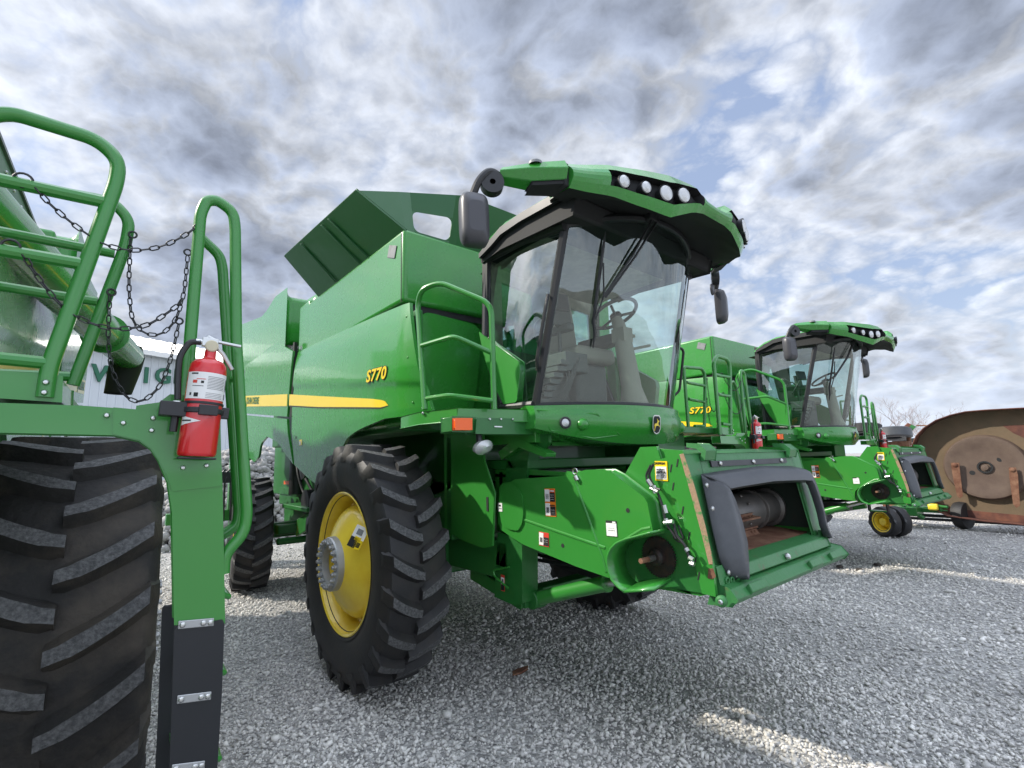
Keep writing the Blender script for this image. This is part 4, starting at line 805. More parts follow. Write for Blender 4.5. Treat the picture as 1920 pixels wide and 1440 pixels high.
b = MB(); lo = K('y', YL-.002, [(330, 1182), (333, 1177), (415, 1164), (418, 1170), (414, 1290), (405, 1440), (398, 1640), (312, 1640), (321, 1440), (326, 1300)])
b.slab(lo[::-1], (0, .022, 0)); b.slab([p+Vector((-.02, .30, 0)) for p in lo][::-1], (0, .022, 0)); ls = b.build('ladder_side', mat('ladder_rubber', (.012, .014, .017), .45, noise_=.1), H, bevel=.004)
b = MB(); b2 = MB()
for a, c in (((334, 1172), (401, 1166)), ((332, 1312), (396, 1304)), ((322, 1442), (384, 1434))):
    p, q = K('y', YL-.004, [a, c]); d = (q-p)/2; b.obox((p+q)/2, d, (0, .002, 0), (0, 0, .012))
    for t in (.12, .70, .90): b2.bolt(p.lerp(q, t)+Vector((0, -.002, 0)), (0, -1, 0), .009, .007)
b.each('strap_plate', AL, ls, bevel=.002); b2.each('bolt', ST, ls)
lx = K('y', YL, [(332, 1300)])[0].x; lx2 = K('y', YL, [(410, 1300)])[0].x
for z in (1.36, 1.12, .86, .60):
    b = MB(); b.box((lx+.01, YL+.03, z-.012), (lx2-.005, YL+.30, z+.012)); b.tube([(lx2-.01, YL+.05, z), (lx2+.022, YL+.07, z-.02), (lx2+.022, YL+.26, z-.02), (lx2-.01, YL+.28, z)], .010, 6); b.build('ladder_step', G, ls, bevel=.004)
rt = .019
b = MB(); b.tube(fil(K('y', -1.60, [(346, 770), (376, 400), (388, 376), (408, 376), (437, 397), (441, 425), (443, 640), (463, 965), (457, 1000), (421, 1040), (419, 1075)]), .035), rt, 12)
b.build('ladder_handrail', G, H)
b = MB(); b.tube(fil(K('y', -1.50, [(378, 447), (411, 478), (417, 500), (430, 700), (448, 960), (444, 985), (412, 1006)]), .03), rt*.95, 12); b.tube(K('y', -1.55, [(430, 711), (442, 711)]), .012, 8); b.build('ladder_handrail', G, H)
gx = K('y', -1.60, [(-75, 240)])[0]; gx2 = K('y', -1.28, [(-75, 300)])[0]
b = MB(); b.tube(fil([Vector((gx.x, -1.60, 1.98)), Vector((gx.x, -1.60, 2.75))]+K('y', -1.60, [(-20, 216), (25, 213), (182, 262), (223, 300), (219, 340), (92, 690), (84, 745)]), .06), rt*1.12, 12)
for L in ([(-75, 318), (0, 337), (196, 379)], [(-75, 453), (0, 469), (152, 495)], [(-75, 664), (0, 672), (90, 681)]): b.tube(K('y', -1.60, L), rt, 10)
g1 = b.build('gate_rail', G, H)
b = MB()
for p in ((86, 717), (83, 736)): b.bolt(K('y', -1.625, [p])[0], (0, -1, 0), .009, .009)
b.each('bolt', ST, g1)
b = MB(); b.tube(fil([Vector((K('y', -1.28, [(-75, 322)])[0].x, -1.28, 2.0))]+K('y', -1.28, [(-75, 322), (0, 340), (190, 374), (216, 383), (243, 413), (236, 460), (137, 722)]), .06), rt, 12)
for L in ([(-60, 420), (0, 434), (215, 476)], [(-60, 525), (0, 537), (183, 566)], [(-20, 700), (132, 706)]): b.tube(K('y', -1.28, L), rt*.9, 10)
b.build('gate_rail', G, H)
def chain(P, yv, ring0=None, ring1=None):
    pts = K('y', yv, P); pts = fil(pts, .12, 6); L = sum((c-a).length for a, c in zip(pts, pts[1:])); pitch = .0255; n = max(2, int(L/pitch)); Q = res(pts, n+1); b = MB()
    for i in range(n):
        a, c = Q[i], Q[i+1]; t = (c-a).normalized(); s1 = t.cross(Vector((0, 1, 0))).normalized(); s2 = t.cross(s1)
        w = s1 if i % 2 else s2; w = (s1*.9+s2*.4).normalized() if i % 2 else (s1*.4-s2*.9).normalized(); mc = (a+c)/2; hl = pitch*.5
        ov = [mc+t*(hl*1.05*(math.cos(f)+.35*math.copysign(1, math.cos(f)))/1.15)+w*(.0068*math.sin(f)) for f in [2*math.pi*(k+.5)/8 for k in range(8)]]
        b.tube(ov, .0023, 5, closed=True)
    for R_c in (ring0, ring1):
        if R_c:
            c_ = K('y', yv, [R_c[0]])[0]; b.tube([c_+Vector((math.cos(f)*R_c[1], 0, math.sin(f)*R_c[1])) for f in [2*math.pi*k/16 for k in range(16)]], .0035, 6, closed=True)
    return b.build('safety_chain', CH, H, smooth=60)
chain([(66, 350), (85, 375), (135, 420), (195, 460), (245, 471), (300, 465), (350, 440), (374, 420)], -1.61, ring0=((43, 338), .022))
chain([(38, 468), (70, 520), (115, 575), (165, 606), (215, 618), (275, 613), (335, 572), (341, 560)], -1.61, ring0=((20, 462), .020))
chain([(245, 448), (241, 540), (247, 600), (268, 626), (300, 630), (328, 605), (345, 555), (352, 480)], -1.30, ring0=((249, 440), .012), ring1=((352, 473), .012))
chain([(206, 552), (202, 640), (210, 700), (235, 745), (262, 757), (300, 728), (322, 670), (335, 608)], -1.30, ring0=((209, 548), .012), ring1=((336, 602), .012))
# unloading auger folded back along the left side
b = MB(); a0 = K('y', .2, [(32, 462)])[0]; a1 = K('y', 3.4, [(240, 668)])[0]
b.cyl(a0+(a0-a1)*.25, a1, .145, 28); mdp = a0.lerp(a1, .66); d_ = (a1-a0).normalized(); b.lathe([(-.02, .185), (.02, .185)], mdp, d_, 28, 0, (True, True))
aug = b.build('unloading_auger', GS, H, smooth=40)
b = MB(); s0 = a1+Vector((.0, .02, 0)); b.grid([[p for p in [c_+Vector((rr*math.cos(f), rr*math.sin(f)*.9, 0)) for f in [2*math.pi*k/24 for k in range(24)]]] for c_, rr in ((s0+Vector((0, .05, .13)), .12), (s0+Vector((0, .06, .0)), .155), (s0+Vector((-.02, .07, -.15)), .15), (s0+Vector((-.06, .07, -.42)), .125))], 0, closed=True); b.build('rubber_spout', BM, aug, smooth=60)

print('m1 objects', len(S.objects))
#PART2
# ------------------------------------------------------------------ fire extinguisher by the ladder (near machine's axes)
YE_ = -1.70
e0, e1 = K('y', YE_, [(368, 856), (393, 674)]); er = (K('y', YE_, [(406, 856)])[0]-K('y', YE_, [(331, 855)])[0]).length/2
ea = (e1-e0).normalized(); eh = (e1-e0).length
fe = empty('fire_extinguisher', (0, 0, 0), 0, 'nearest and largest red fire extinguisher, strapped beside the ladder with a white label', 'fire extinguisher', 'fire extinguishers on the harvester ladders')
EB = Matrix.Translation(e0)            # base point in the machine's axes
def lc(v): return Vector(v)
b = MB(); b.lathe([(0, er*.9), (.004, er*.97), (.012, er), (eh*.86, er), (eh*.93, er*.95), (eh*.975, er*.78), (eh, er*.40), (eh+.005, er*.32), (eh+.03, er*.30)], (0, 0, 0), ea, 36, 0, (True, True)); b.build('cylinder', RD, fe, smooth=45)
b = MB()
def on(a0, a1, h0, h1, d, mi, k=12):
    h0, h1 = .565+(h0-.475)*.692, .565+(h1-.475)*.692    # patch on the cylinder; angles measured from the front, h along the axis 0..1
    ux = Vector((1, 0, 0)); ux = (ux-ea*ux.dot(ea)).normalized(); uy = ea.cross(ux)   # uy points away from the viewer
    R = [[ea*h*eh+(ux*math.sin(a)-uy*math.cos(a))*(er+d) for a in [a0+(a1-a0)*i/k for i in range(k+1)]] for h in (h0, h1)]
    b.grid(R, mi)
on(-1.25, 1.35, .475, .865, .0008, 0, 24)
for r_ in range(9):
    on(-.02, 1.0, .80-.022*r_, .808-.022*r_, .0014, 1, 6)
for r_ in range(4): on(-.05, .9, .56-.022*r_, .566-.022*r_, .0014, 1, 5)
on(-.95, -.55, .83, .85, .0014, 2, 4); on(-.80, -.55, .70, .745, .0014, 3, 4); on(-.35, -.2, .70, .735, .0014, 2, 3); on(-.80, -.2, .655, .663, .0014, 2, 4); on(-.92, -.80, .52, .56, .0014, 2, 3); on(-.65, -.42, .50, .56, .0014, 2, 3); on(1.15, 1.3, .50, .58, .0014, 2, 3); on(1.15, 1.28, .62, .80, .0014, 1, 3)
on(-.6, -.12, .755, .765, .0014, 3, 4)
b.build('label_sheet', [WH, GP, BM, RE], fe)
b = MB(); on(-1.0, -.98, .20, .31, .001, 0, 1)
ux = Vector((1, 0, 0)); ux = (ux-ea*ux.dot(ea)).normalized(); uy = ea.cross(ux)
def cp(a, h, d=.0012): return ea*h*eh+(ux*math.sin(a)-uy*math.cos(a))*(er+d)
b = MB(); b.v = []; b.f = []; b.m = []
n_ = 8; b.grid([[cp(-1.25+1.15*i/n_, .345+.05*(1-i/n_)) for i in range(n_+1)], [cp(-1.25+1.15*i/n_, .345-.05*(1-i/n_)) for i in range(n_+1)]], 0)
b.grid([[cp(-1.2+.6*i/4, .352, .002) for i in range(5)], [cp(-1.2+.6*i/4, .338, .002) for i in range(5)]], 1); b.build('triangle_mark', [WH, BM], fe)
b = MB(); b.lathe([(eh*.515, er+.001), (eh*.518, er+.003), (eh*.538, er+.003), (eh*.542, er+.001)], (0, 0, 0), ea, 36); b.build('band', BK, fe)
b = MB(); b.lathe([(eh*.425, er+.002), (eh*.428, er+.006), (eh*.478, er+.006), (eh*.481, er+.002)], (0, 0, 0), ea, 36); sx = ux*1
b.obox(ea*eh*.452-ux*(er+.025), ux*.035, uy*.03, ea*.022); b.obox(ea*eh*.452-uy*(er+.010)+ux*.01, ux*.026, uy*.008, ea*.016); b.obox(ea*eh*.452+ux*(er+.008), ux*.012, uy*.012, ea*.018)
b.build('strap', BK, fe, bevel=.002)
b = MB(); hd = ea*(eh+.03)
b.cyl(hd, hd+ea*.018, er*.26); b.obox(hd+ea*.025-ux*.005, ux*.022, uy*.012, ea*.014); b.tube([hd+ea*.030-ux*.02, hd+ea*.045-ux*.012, hd+ea*.032+ux*.02, hd+ea*.028+ux*.085], .006, 6); b.tube([hd+ea*.018+ux*.01, hd-ea*.005+ux*.035, hd-ea*.055+ux*.068], .007, 6); b.tube([hd+ea*.024-ux*.02, hd+ea*.024-ux*.045], .009, 8)
b.build('valve_handle', ST, fe, bevel=.001)
b = MB(); b.lathe([(0, .019), (.008, .019), (.010, .016), (.0105, .001)], hd+ea*.012-uy*.010, -uy, 20); b.build('pressure_gauge', [mat('gauge_face', (.55, .5, .35), .3)], fe)
b = MB(); hp_ = [hd+ea*.022-ux*.03, hd+ea*.02-ux*.06, hd-ea*.03-ux*.082, hd-ea*.10-ux*.078, hd-ea*.17-ux*.070]; b.tube(fil(hp_, .05), .0095, 10); b.tube([hp_[-1]-ea*.01, hp_[-1]-ea*.10], .011, 10); hs_ = b.build('hose', BK, fe)
b = MB(); b.cyl(hp_[-1]-ea*.005, hp_[-1]-ea*.03, .0155); b.build('hose_ferrule', ST, hs_)
b = MB(); b.obox(ea*eh*.30+uy*(er+.006)-ux*.0, ux*.03, uy*.006, ea*eh*.30); b.obox(ea*(-.006), ux*er*.95, uy*er*.8, ea*.003); b.build('bracket', BK, fe, bevel=.002)
# ------------------------------------------------------------------ the two other harvesters
def set_label(o, s): o['label'] = s
H2 = copy_tree(H); H2.location = (6.239, .40, 0); H2.rotation_euler = (0, 0, -.033)
set_label(H2, 'green combine harvester behind on the right, small in the photo, next to the rusty cutter')
for c in list(H2.children):
    if 'tank_cover' in c.name: bpy.data.objects.remove(c)
H0 = copy_tree(H)
for c in [d for c in H0.children for d in c.children if d.name.startswith('model_number')]: bpy.data.objects.remove(c); H0.matrix_world = M0; H0.location = (-5.317, -.566, 0); H0.rotation_euler = (0, 0, -.047)
set_label(H0, 'near green combine harvester cut off at the left edge, with muddy tyre and chains')
for c in list(H0.children):            # near machine: wider, muddier drive tyre
    if 'tank_cover' in c.name or c.name.startswith('grain_tank'): bpy.data.objects.remove(c); continue
    if c.type == 'EMPTY' and c.name.startswith('wheel') and abs(c.location.x-1.52) < .01 and abs(c.location.y) < .1:
        for d in list(c.children):
            if d.name.startswith('tire'): bpy.data.objects.remove(d)
        c.location = (1.905, -.05, .975); c.scale = (1, 1, 1)
        make_tire(.985, .66, .545, 22, lugh=.055, lugw=.033).build('tire', [RM, RT], c, smooth=40)
b = MB(); b.box((-1.42, -.43, 3.17), (1.28, 2.2, 3.86)); gt = b.build('grain_tank', GD, H0, bevel=.01)
b = MB(); b.box((1.265, -.44, 3.861), (1.295, 2.21, 3.885)); b.build('tank_rim', GP, gt)
b = MB()
for k in range(9): b.bolt((1.281, -.2+.28*k, 3.78), (1, 0, 0), .014, .01)
b.each('bolt', ST, gt)
A1 = Matrix.Identity(4); A2 = Matrix.Translation((6.239, .40, 0)) @ Matrix.Rotation(-.033, 4, 'Z')
fe1 = copy_tree(fe); fe2 = copy_tree(fe)
fe.location = M0 @ e0; fe.rotation_euler = (0, 0, -.047)
fe1.location = e0; fe2.location = A2 @ e0; fe2.rotation_euler = (0, 0, -.033)
set_label(fe1, 'small red fire extinguisher showing above the middle harvester\'s feeder mouth, beside a looped ladder rail')
set_label(fe2, 'tiny red fire extinguisher at the far right harvester\'s ladder, mostly hidden by its feeder')
# ------------------------------------------------------------------ ground
def ground_mat(name, near):
    m = bpy.data.materials.new(name); m.use_nodes = True; t = m.node_tree; n = t.nodes; b = n['Principled BSDF']; b.inputs['Roughness'].default_value = .9
    b.inputs['Specular IOR Level'].default_value = .25
    g = n.new('ShaderNodeTexCoord'); v = n.new('ShaderNodeTexVoronoi'); v.inputs['Scale'].default_value = 44; v.inputs['Randomness'].default_value = 1
    wn_ = n.new('ShaderNodeTexNoise'); wn_.inputs['Scale'].default_value = 30; ml = n.new('ShaderNodeVectorMath'); ml.operation = 'SCALE'; ml.inputs['Scale'].default_value = .02
    ad = n.new('ShaderNodeVectorMath'); ad.operation = 'ADD'
    t.links.new(g.outputs['Object'], wn_.inputs[0]); t.links.new(wn_.outputs['Color'], ml.inputs[0]); t.links.new(g.outputs['Object'], ad.inputs[0]); t.links.new(ml.outputs[0], ad.inputs[1]); t.links.new(ad.outputs[0], v.inputs['Vector'])
    sp = n.new('ShaderNodeSeparateColor'); t.links.new(v.outputs['Color'], sp.inputs[0])
    r = n.new('ShaderNodeValToRGB'); e = r.color_ramp.elements; e[0].position = 0; e[0].color = (.32, .317, .31, 1); e[1].position = 1; e[1].color = (.84, .825, .79, 1)
    q = e.new(.45); q.color = (.54, .527, .50, 1); t.links.new(sp.outputs[0], r.inputs[0])
    n2 = n.new('ShaderNodeTexNoise'); n2.inputs['Scale'].default_value = .8; n2.inputs['Detail'].default_value = 6; t.links.new(g.outputs['Object'], n2.inputs[0])
    r2 = n.new('ShaderNodeMapRange'); r2.inputs[1].default_value = .3; r2.inputs[2].default_value = .7; r2.inputs[3].default_value = .82; r2.inputs[4].default_value = 1.12; t.links.new(n2.outputs[0], r2.inputs[0])
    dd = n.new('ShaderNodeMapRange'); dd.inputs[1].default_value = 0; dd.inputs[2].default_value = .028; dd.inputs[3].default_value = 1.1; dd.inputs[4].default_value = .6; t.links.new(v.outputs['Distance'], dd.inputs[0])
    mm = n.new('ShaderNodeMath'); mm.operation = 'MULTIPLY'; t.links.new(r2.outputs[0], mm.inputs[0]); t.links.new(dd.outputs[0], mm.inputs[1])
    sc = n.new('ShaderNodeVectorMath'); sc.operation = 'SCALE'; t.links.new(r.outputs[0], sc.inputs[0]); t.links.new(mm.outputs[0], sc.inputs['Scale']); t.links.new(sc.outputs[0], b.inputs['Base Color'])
    bp = n.new('ShaderNodeBump'); bp.inputs['Strength'].default_value = 1; bp.inputs['Distance'].default_value = .014; bp.invert = True; t.links.new(v.outputs['Distance'], bp.inputs['Height']); t.links.new(bp.outputs[0], b.inputs['Normal'])
    return m
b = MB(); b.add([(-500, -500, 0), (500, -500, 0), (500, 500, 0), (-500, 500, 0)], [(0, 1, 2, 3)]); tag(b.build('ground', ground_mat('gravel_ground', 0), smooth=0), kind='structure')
# loose stones as real geometry where the camera is close
rng = np.random.default_rng(5)
t_ = (1+5**.5)/2; ico = np.array([(-1, t_, 0), (1, t_, 0), (-1, -t_, 0), (1, -t_, 0), (0, -1, t_), (0, 1, t_), (0, -1, -t_), (0, 1, -t_), (t_, 0, -1), (t_, 0, 1), (-t_, 0, -1), (-t_, 0, 1)])/1.9
icf = np.array([(0, 11, 5), (0, 5, 1), (0, 1, 7), (0, 7, 10), (0, 10, 11), (1, 5, 9), (5, 11, 4), (11, 10, 2), (10, 7, 6), (7, 1, 8), (3, 9, 4), (3, 4, 2), (3, 2, 6), (3, 6, 8), (3, 8, 9), (4, 9, 5), (2, 4, 11), (6, 2, 10), (8, 6, 7), (9, 8, 1)])
def stones(n, rmin, rmax, az0, az1, smin, smax, cen, flat=.55, pw=1.6):
    u = rng.random(n); r = np.sqrt(rmin**2+(rmax**2-rmin**2)*u**1.0); az = az0+(az1-az0)*rng.random(n)
    px = cen[0]+r*np.sin(az); py = cen[1]+r*np.cos(az)
    s = smin+(smax-smin)*rng.random(n)**2.2
    base = ico[None]*(1+.38*(rng.random((n, 12, 1))-.5)*2)
    base = base*np.stack([1+.5*rng.random(n), np.ones(n)*.8, flat+.25*rng.random(n)], -1)[:, None, :]
    q = rng.normal(size=(n, 4))*np.array([1, .35, .35, 1.2]); q /= np.linalg.norm(q, axis=1, keepdims=True); w, x, y, z = q.T
    Rm = np.stack([1-2*(y*y+z*z), 2*(x*y-z*w), 2*(x*z+y*w), 2*(x*y+z*w), 1-2*(x*x+z*z), 2*(y*z-x*w), 2*(x*z-y*w), 2*(y*z+x*w), 1-2*(x*x+y*y)], -1).reshape(n, 3, 3)
    v = np.einsum('nij,nkj->nki', Rm, base)*s[:, None, None]*.5
    v[:, :, 0] += px[:, None]; v[:, :, 1] += py[:, None]; v[:, :, 2] += (s*.5*(.05+.55*rng.random(n)))[:, None]
    return v
def mesh_stones(name, V, m_, shade):
    n = len(V); me = bpy.data.meshes.new(name); vv = V.reshape(-1, 3); ff = (icf[None]+12*np.arange(n)[:, None, None]).reshape(-1, 3)
    me.vertices.add(len(vv)); me.vertices.foreach_set('co', vv.ravel()); me.loops.add(ff.size); me.loops.foreach_set('vertex_index', ff.ravel().astype(np.int32))
    me.polygons.add(len(ff)); me.polygons.foreach_set('loop_start', np.arange(0, ff.size, 3, dtype=np.int32)); me.polygons.foreach_set('loop_total', np.full(len(ff), 3, dtype=np.int32))
    a = me.attributes.new('shade', 'FLOAT', 'POINT'); a.data.foreach_set('value', np.repeat(shade, 12).astype(np.float32)); me.update(); me.validate(); me.materials.append(m_)
    o = bpy.data.objects.new(name, me); S.collection.objects.link(o); return o
sm = bpy.data.materials.new('limestone_chip'); sm.use_nodes = True; t = sm.node_tree; bb = t.nodes['Principled BSDF']; bb.inputs['Roughness'].default_value = .85; bb.inputs['Specular IOR Level'].default_value = .3
at_ = t.nodes.new('ShaderNodeAttribute'); at_.attribute_name = 'shade'; cr_ = t.nodes.new('ShaderNodeValToRGB'); e = cr_.color_ramp.elements
e[0].position = 0; e[0].color = (.38, .37, .35, 1); e[1].position = 1; e[1].color = (.82, .80, .75, 1)
for p_, c_ in ((.35, (.53, .515, .485, 1)), (.7, (.63, .612, .575, 1)), (.92, (.72, .70, .655, 1))): q = e.new(p_); q.color = c_
t.links.new(at_.outputs['Fac'], cr_.inputs[0]); t.links.new(cr_.outputs[0], bb.inputs['Base Color'])
cc = (CAM.x, CAM.y)
V = np.concatenate([stones(46000, 2.2, 5.2, YAW-1.0, YAW+1.0, .010, .036, cc), stones(56000, 5.2, 10.5, YAW-.98, YAW+.98, .014, .040, cc), stones(26000, 10.5, 18, YAW-.95, YAW+.95, .02, .05, cc), stones(2600, 2.3, 9, YAW-1.0, YAW+1.0, .030, .058, cc), stones(300, 3, 14, YAW-1.0, YAW+1.0, .05, .085, cc)])
gc = V.mean(axis=1); lf_ = .5+.16*np.sin(1.3*gc[:, 0]+.7*gc[:, 1])*np.sin(.9*gc[:, 1]-.5*gc[:, 0]+1)+.10*np.sin(3.1*gc[:, 0]-1.7*gc[:, 1])
tag(mesh_stones('gravel', V, sm, np.clip(rng.random(len(V))*.85+(lf_-.5)+.07, 0, 1)), 'grey crushed limestone chips covering the yard', None, None, 'stuff')
# ------------------------------------------------------------------ white metal building
def mtl_corr(name, col, sc, ang):
    m = mat(name, col, .45, spec=.4); t = m.node_tree; b = t.nodes['Principled BSDF']; g = t.nodes.new('ShaderNodeTexCoord'); w = t.nodes.new('ShaderNodeTexWave'); w.inputs['Scale'].default_value = sc
    w.wave_profile = 'TRI'; t.links.new(g.outputs['Object'], w.inputs[0]); bp = t.nodes.new('ShaderNodeBump'); bp.inputs['Distance'].default_value = .03; bp.inputs['Strength'].default_value = .6
    t.links.new(w.outputs['Fac'], bp.inputs['Height']); t.links.new(bp.outputs[0], b.inputs['Normal']); return m
Wm = mat('white_siding', (.62, .65, .68), .45); Wr = mat('white_roof', (.66, .67, .68), .4)
Bd = empty('farm_building', (-2.75, 17.4, 0), math.atan2(1.7, 3.87), 'long white metal building with green letters on its wall behind the harvesters', 'building')
b = MB(); n_ = 130; zt_ = 6.0; R = [[], []]
for i in range(n_+1):                  # ribbed siding
    x = -14+.25*i
    for dx, dy in ((0, 0), (.18, 0), (.195, -.03), (.235, -.03)): R[0].append(Vector((x+dx, dy, 0))); R[1].append(Vector((x+dx, dy, zt_)))
b.grid(R); b.build('wall', Wm, Bd, smooth=0)
b = MB(); b.box((-14, .05, 0), (18.6, 14, 5.9)); b.build('wall', Wm, Bd)
b = MB(); R = [[], []]
for i in range(75):
    x = -14.3+.45*i
    for dx, dz in ((0, 0), (.36, 0), (.38, .04), (.43, .04)): R[0].append(Vector((x+dx, -.35, 5.98+dz))); R[1].append(Vector((x+dx, 7.0, 8.17+dz)))
b.grid(R); b.slab([Vector((-14.3, -.35, 5.94)), Vector((19, -.35, 5.94)), Vector((19, 7, 8.16)), Vector((-14.3, 7, 8.16))], (0, 0, -.04)); b.slab([Vector((-14.3, 7, 8.16)), Vector((19, 7, 8.16)), Vector((19, 14.3, 5.94)), Vector((-14.3, 14.3, 5.94))], (0, 0, -.04)); rfb = b.build('roof', Wr, Bd, smooth=0)
b = MB(); b.box((-14.3, -.40, 5.82), (19, -.34, 6.0)); b.build('gutter', WH, rfb)
LG = mat('sign_green', (.015, .13, .07), .5)
Wn = Vector((1.7, -3.87, 0)).normalized(); Wu = Vector((3.87, 1.7, 0)).normalized(); Bi = Matrix.Translation((-2.75, 17.4, 0)) @ Matrix.Rotation(math.atan2(1.7, 3.87), 4, 'Z')
for ch, p in (('W', (199, 703)), ('R', (237, 704)), ('I', (274, 705)), ('G', (306, 706)), ('H', (340, 708)), ('T', (371, 710))):
    c_ = Bi.inverted() @ PL(Vector((-2.75, 17.4, 0))+Wn*.06, Wn, [p])[0]
    text(ch, .78, c_, (1, 0, 0), (0, 0, 1), LG, Bd, name='sign_letter', ext=.03, off=.022)
# ------------------------------------------------------------------ rock pile beyond the harvesters
c_ = Vector((1.2, 22, 0)); d2 = ray((470, 880)); d2 = Vector((d2.x, d2.y, 0)).normalized(); c_ = CAM+d2*15.5; 
n = 7000; ang = rng.random(n)*2*np.pi; rr = np.sqrt(rng.random(n)); X_ = c_.x+rr*np.cos(ang)*3.2; Y_ = c_.y+rr*np.sin(ang)*2.2
Vr = stones(n, 0, 1, 0, 6.28, .09, .26, (0, 0), flat=.8); cen = Vr.mean(axis=1, keepdims=True); Vr -= cen
hgt = 2.25*(1-rr**1.8)-.05+rng.random(n)*.12
Vr += np.stack([X_, Y_, hgt], -1)[:, None, :]
rkm = mat('pile_rock', (.26, .25, .24), .9, nscale=3, col2=(.44, .43, .41), c2=(.35, .7), bump=.3)
tag(mesh_stones('rock_pile', Vr, rkm, rng.random(n)), 'heap of pale broken rock seen under the middle harvester', None, None, 'stuff')
# ------------------------------------------------------------------ rusty rotary cutter with its wing folded up
CX = 11.5
tan = mat('cutter_underside', (.155, .105, .062), .8, nscale=4, col2=(.115, .088, .052), c2=(.3, .75), bump=.3, bscale=12)
gst = mat('cutter_disc_steel', (.135, .095, .07), .65, metal=.1, nscale=3.5, col2=(.085, .055, .042), c2=(.3, .75), bump=.15)
rst = mat('cutter_rust', (.085, .03, .022), .75, nscale=3, col2=(.16, .06, .035), c2=(.4, .6), bump=.3, bscale=20)
RC = empty('rotary_cutter', Vector((CX+.3, -2.2, 0)), 0, 'rusty rotary mower folded up at the right edge, showing its round pan and blades', 'rotary cutter'); off = Vector((CX+.3, -2.2, 0))
outl = [p-off for p in X(CX, [(1716, 838), (1724, 818), (1738, 803), (1760, 789), (1788, 779), (1815, 773), (1850, 770), (1905, 767), (2060, 760), (2080, 1000), (1905, 980), (1850, 975), (1783, 965), (1768, 958), (1742, 936), (1722, 890)])]
b = MB(); b.slab(outl, (.03, 0, 0)); b.build('wing_deck', tan, RC)
b = MB(); R = [outl+[outl[0]], [p+Vector((-.34, 0, 0)) for p in outl+[outl[0]]]]; b.grid(R); b.build('skirt', rst, RC, smooth=30, solid=.02)
b = MB(); b.slab([p-off+Vector((-.01, 0, 0)) for p in X(CX, [(1742, 936), (1768, 945), (1783, 953), (1850, 960), (1905, 965), (2080, 985), (2080, 1000), (1905, 980), (1850, 975), (1783, 965), (1768, 958)])], (.02, 0, 0)); b.slab([p-off+Vector((-.006, 0, 0)) for p in X(CX, [(1880, 798), (2070, 792), (2070, 860), (1950, 835), (1900, 812)])], (.012, 0, 0)); b.build('rust_strip', rst, RC)
dc_ = X(CX-.10, [(1847, 876)])[0]-off
b = MB(); b.lathe([(.10, .70), (.0, .69), (-.03, .66), (-.035, .60), (-.01, .50), (.0, .25), (.0, .001)], dc_, (1, 0, 0), 56); b.lathe([(0, .13), (-.03, .13), (-.03, .10), (-.01, .09)], dc_, (1, 0, 0), 24, 1); b.lathe([(0, .06), (-.05, .06), (-.055, .001)], dc_, (1, 0, 0), 16, 0)
for dy, dz in ((.22, -.12), (-.25, .16)): b.lathe([(-.002, .05), (-.003, .001)], dc_+Vector((0, dy, dz)), (1, 0, 0), 14, 1)
b.build('stump_pan', [gst, BM], RC, smooth=40)
for L in ([(1783, 868), (1798, 868), (1799, 880), (1805, 930), (1800, 934), (1795, 930), (1787, 895)], [(1892, 877), (1904, 877), (1908, 890), (1912, 948), (1906, 952), (1900, 945), (1893, 895)]):
    b = MB(); b.slab([p-off for p in X(CX-.20, L)], (.03, 0, 0)); b.bolt(X(CX-.20, [((L[0][0]+L[1][0])/2, L[0][1]+4)])[0]-off, (-1, 0, 0), .05, .03); b.build('blade', RU, RC, bevel=.004)
b = MB(); b.box((-.12, -1.6, .20), (-.05, 2.0, .27)); b.box((.1, -1.6, .10), (.18, 2.0, .16)); b.build('skid_rail', BK, RC)
b = MB(); b.box((-.6, .6, .35), (-.1, 1.5, .47)); b.cyl((-.7, .9, .22), (-.7, 1.35, .6), .05); b.cyl((-.75, .45, .5), (-.2, 1.3, .55), .03); b.box((-1.0, .95, .30), (-.4, 1.25, .48)); b.cyl((-.5, .5, .40), (-.9, 1.2, .5), .015); b.build('hitch_frame', GD, RC, bevel=.01)
for dx, dy in ((0, 0), (.20, -.13)):
    wc_ = Z(.31, [(1659, 978)])[0]+Vector((dx, dy, 0))-off
    w = wheel(RC, wc_, .31, .21, .185, 4, -1, dish='flat', ring=False, lugh=.001, name='caster_wheel'); w.rotation_euler = (0, 0, rad(-28))
b = MB(); b.lathe([(0, .28), (.1, .30), (.2, .28)], (-.3, .2, .30), (.3, 1, 0), 20, 0, (True, True)); b.build('tail_wheel', RB, RC, smooth=30)
b = MB(); b.box((-.75, .62, .42), (-.62, .80, .56)); b.build('yellow_guard', YE, RC, bevel=.03)
b = MB(); b.box((-.82, .95, .45), (-.76, 1.05, 1.0)); b.build('lift_link', RU, RC, bevel=.01)
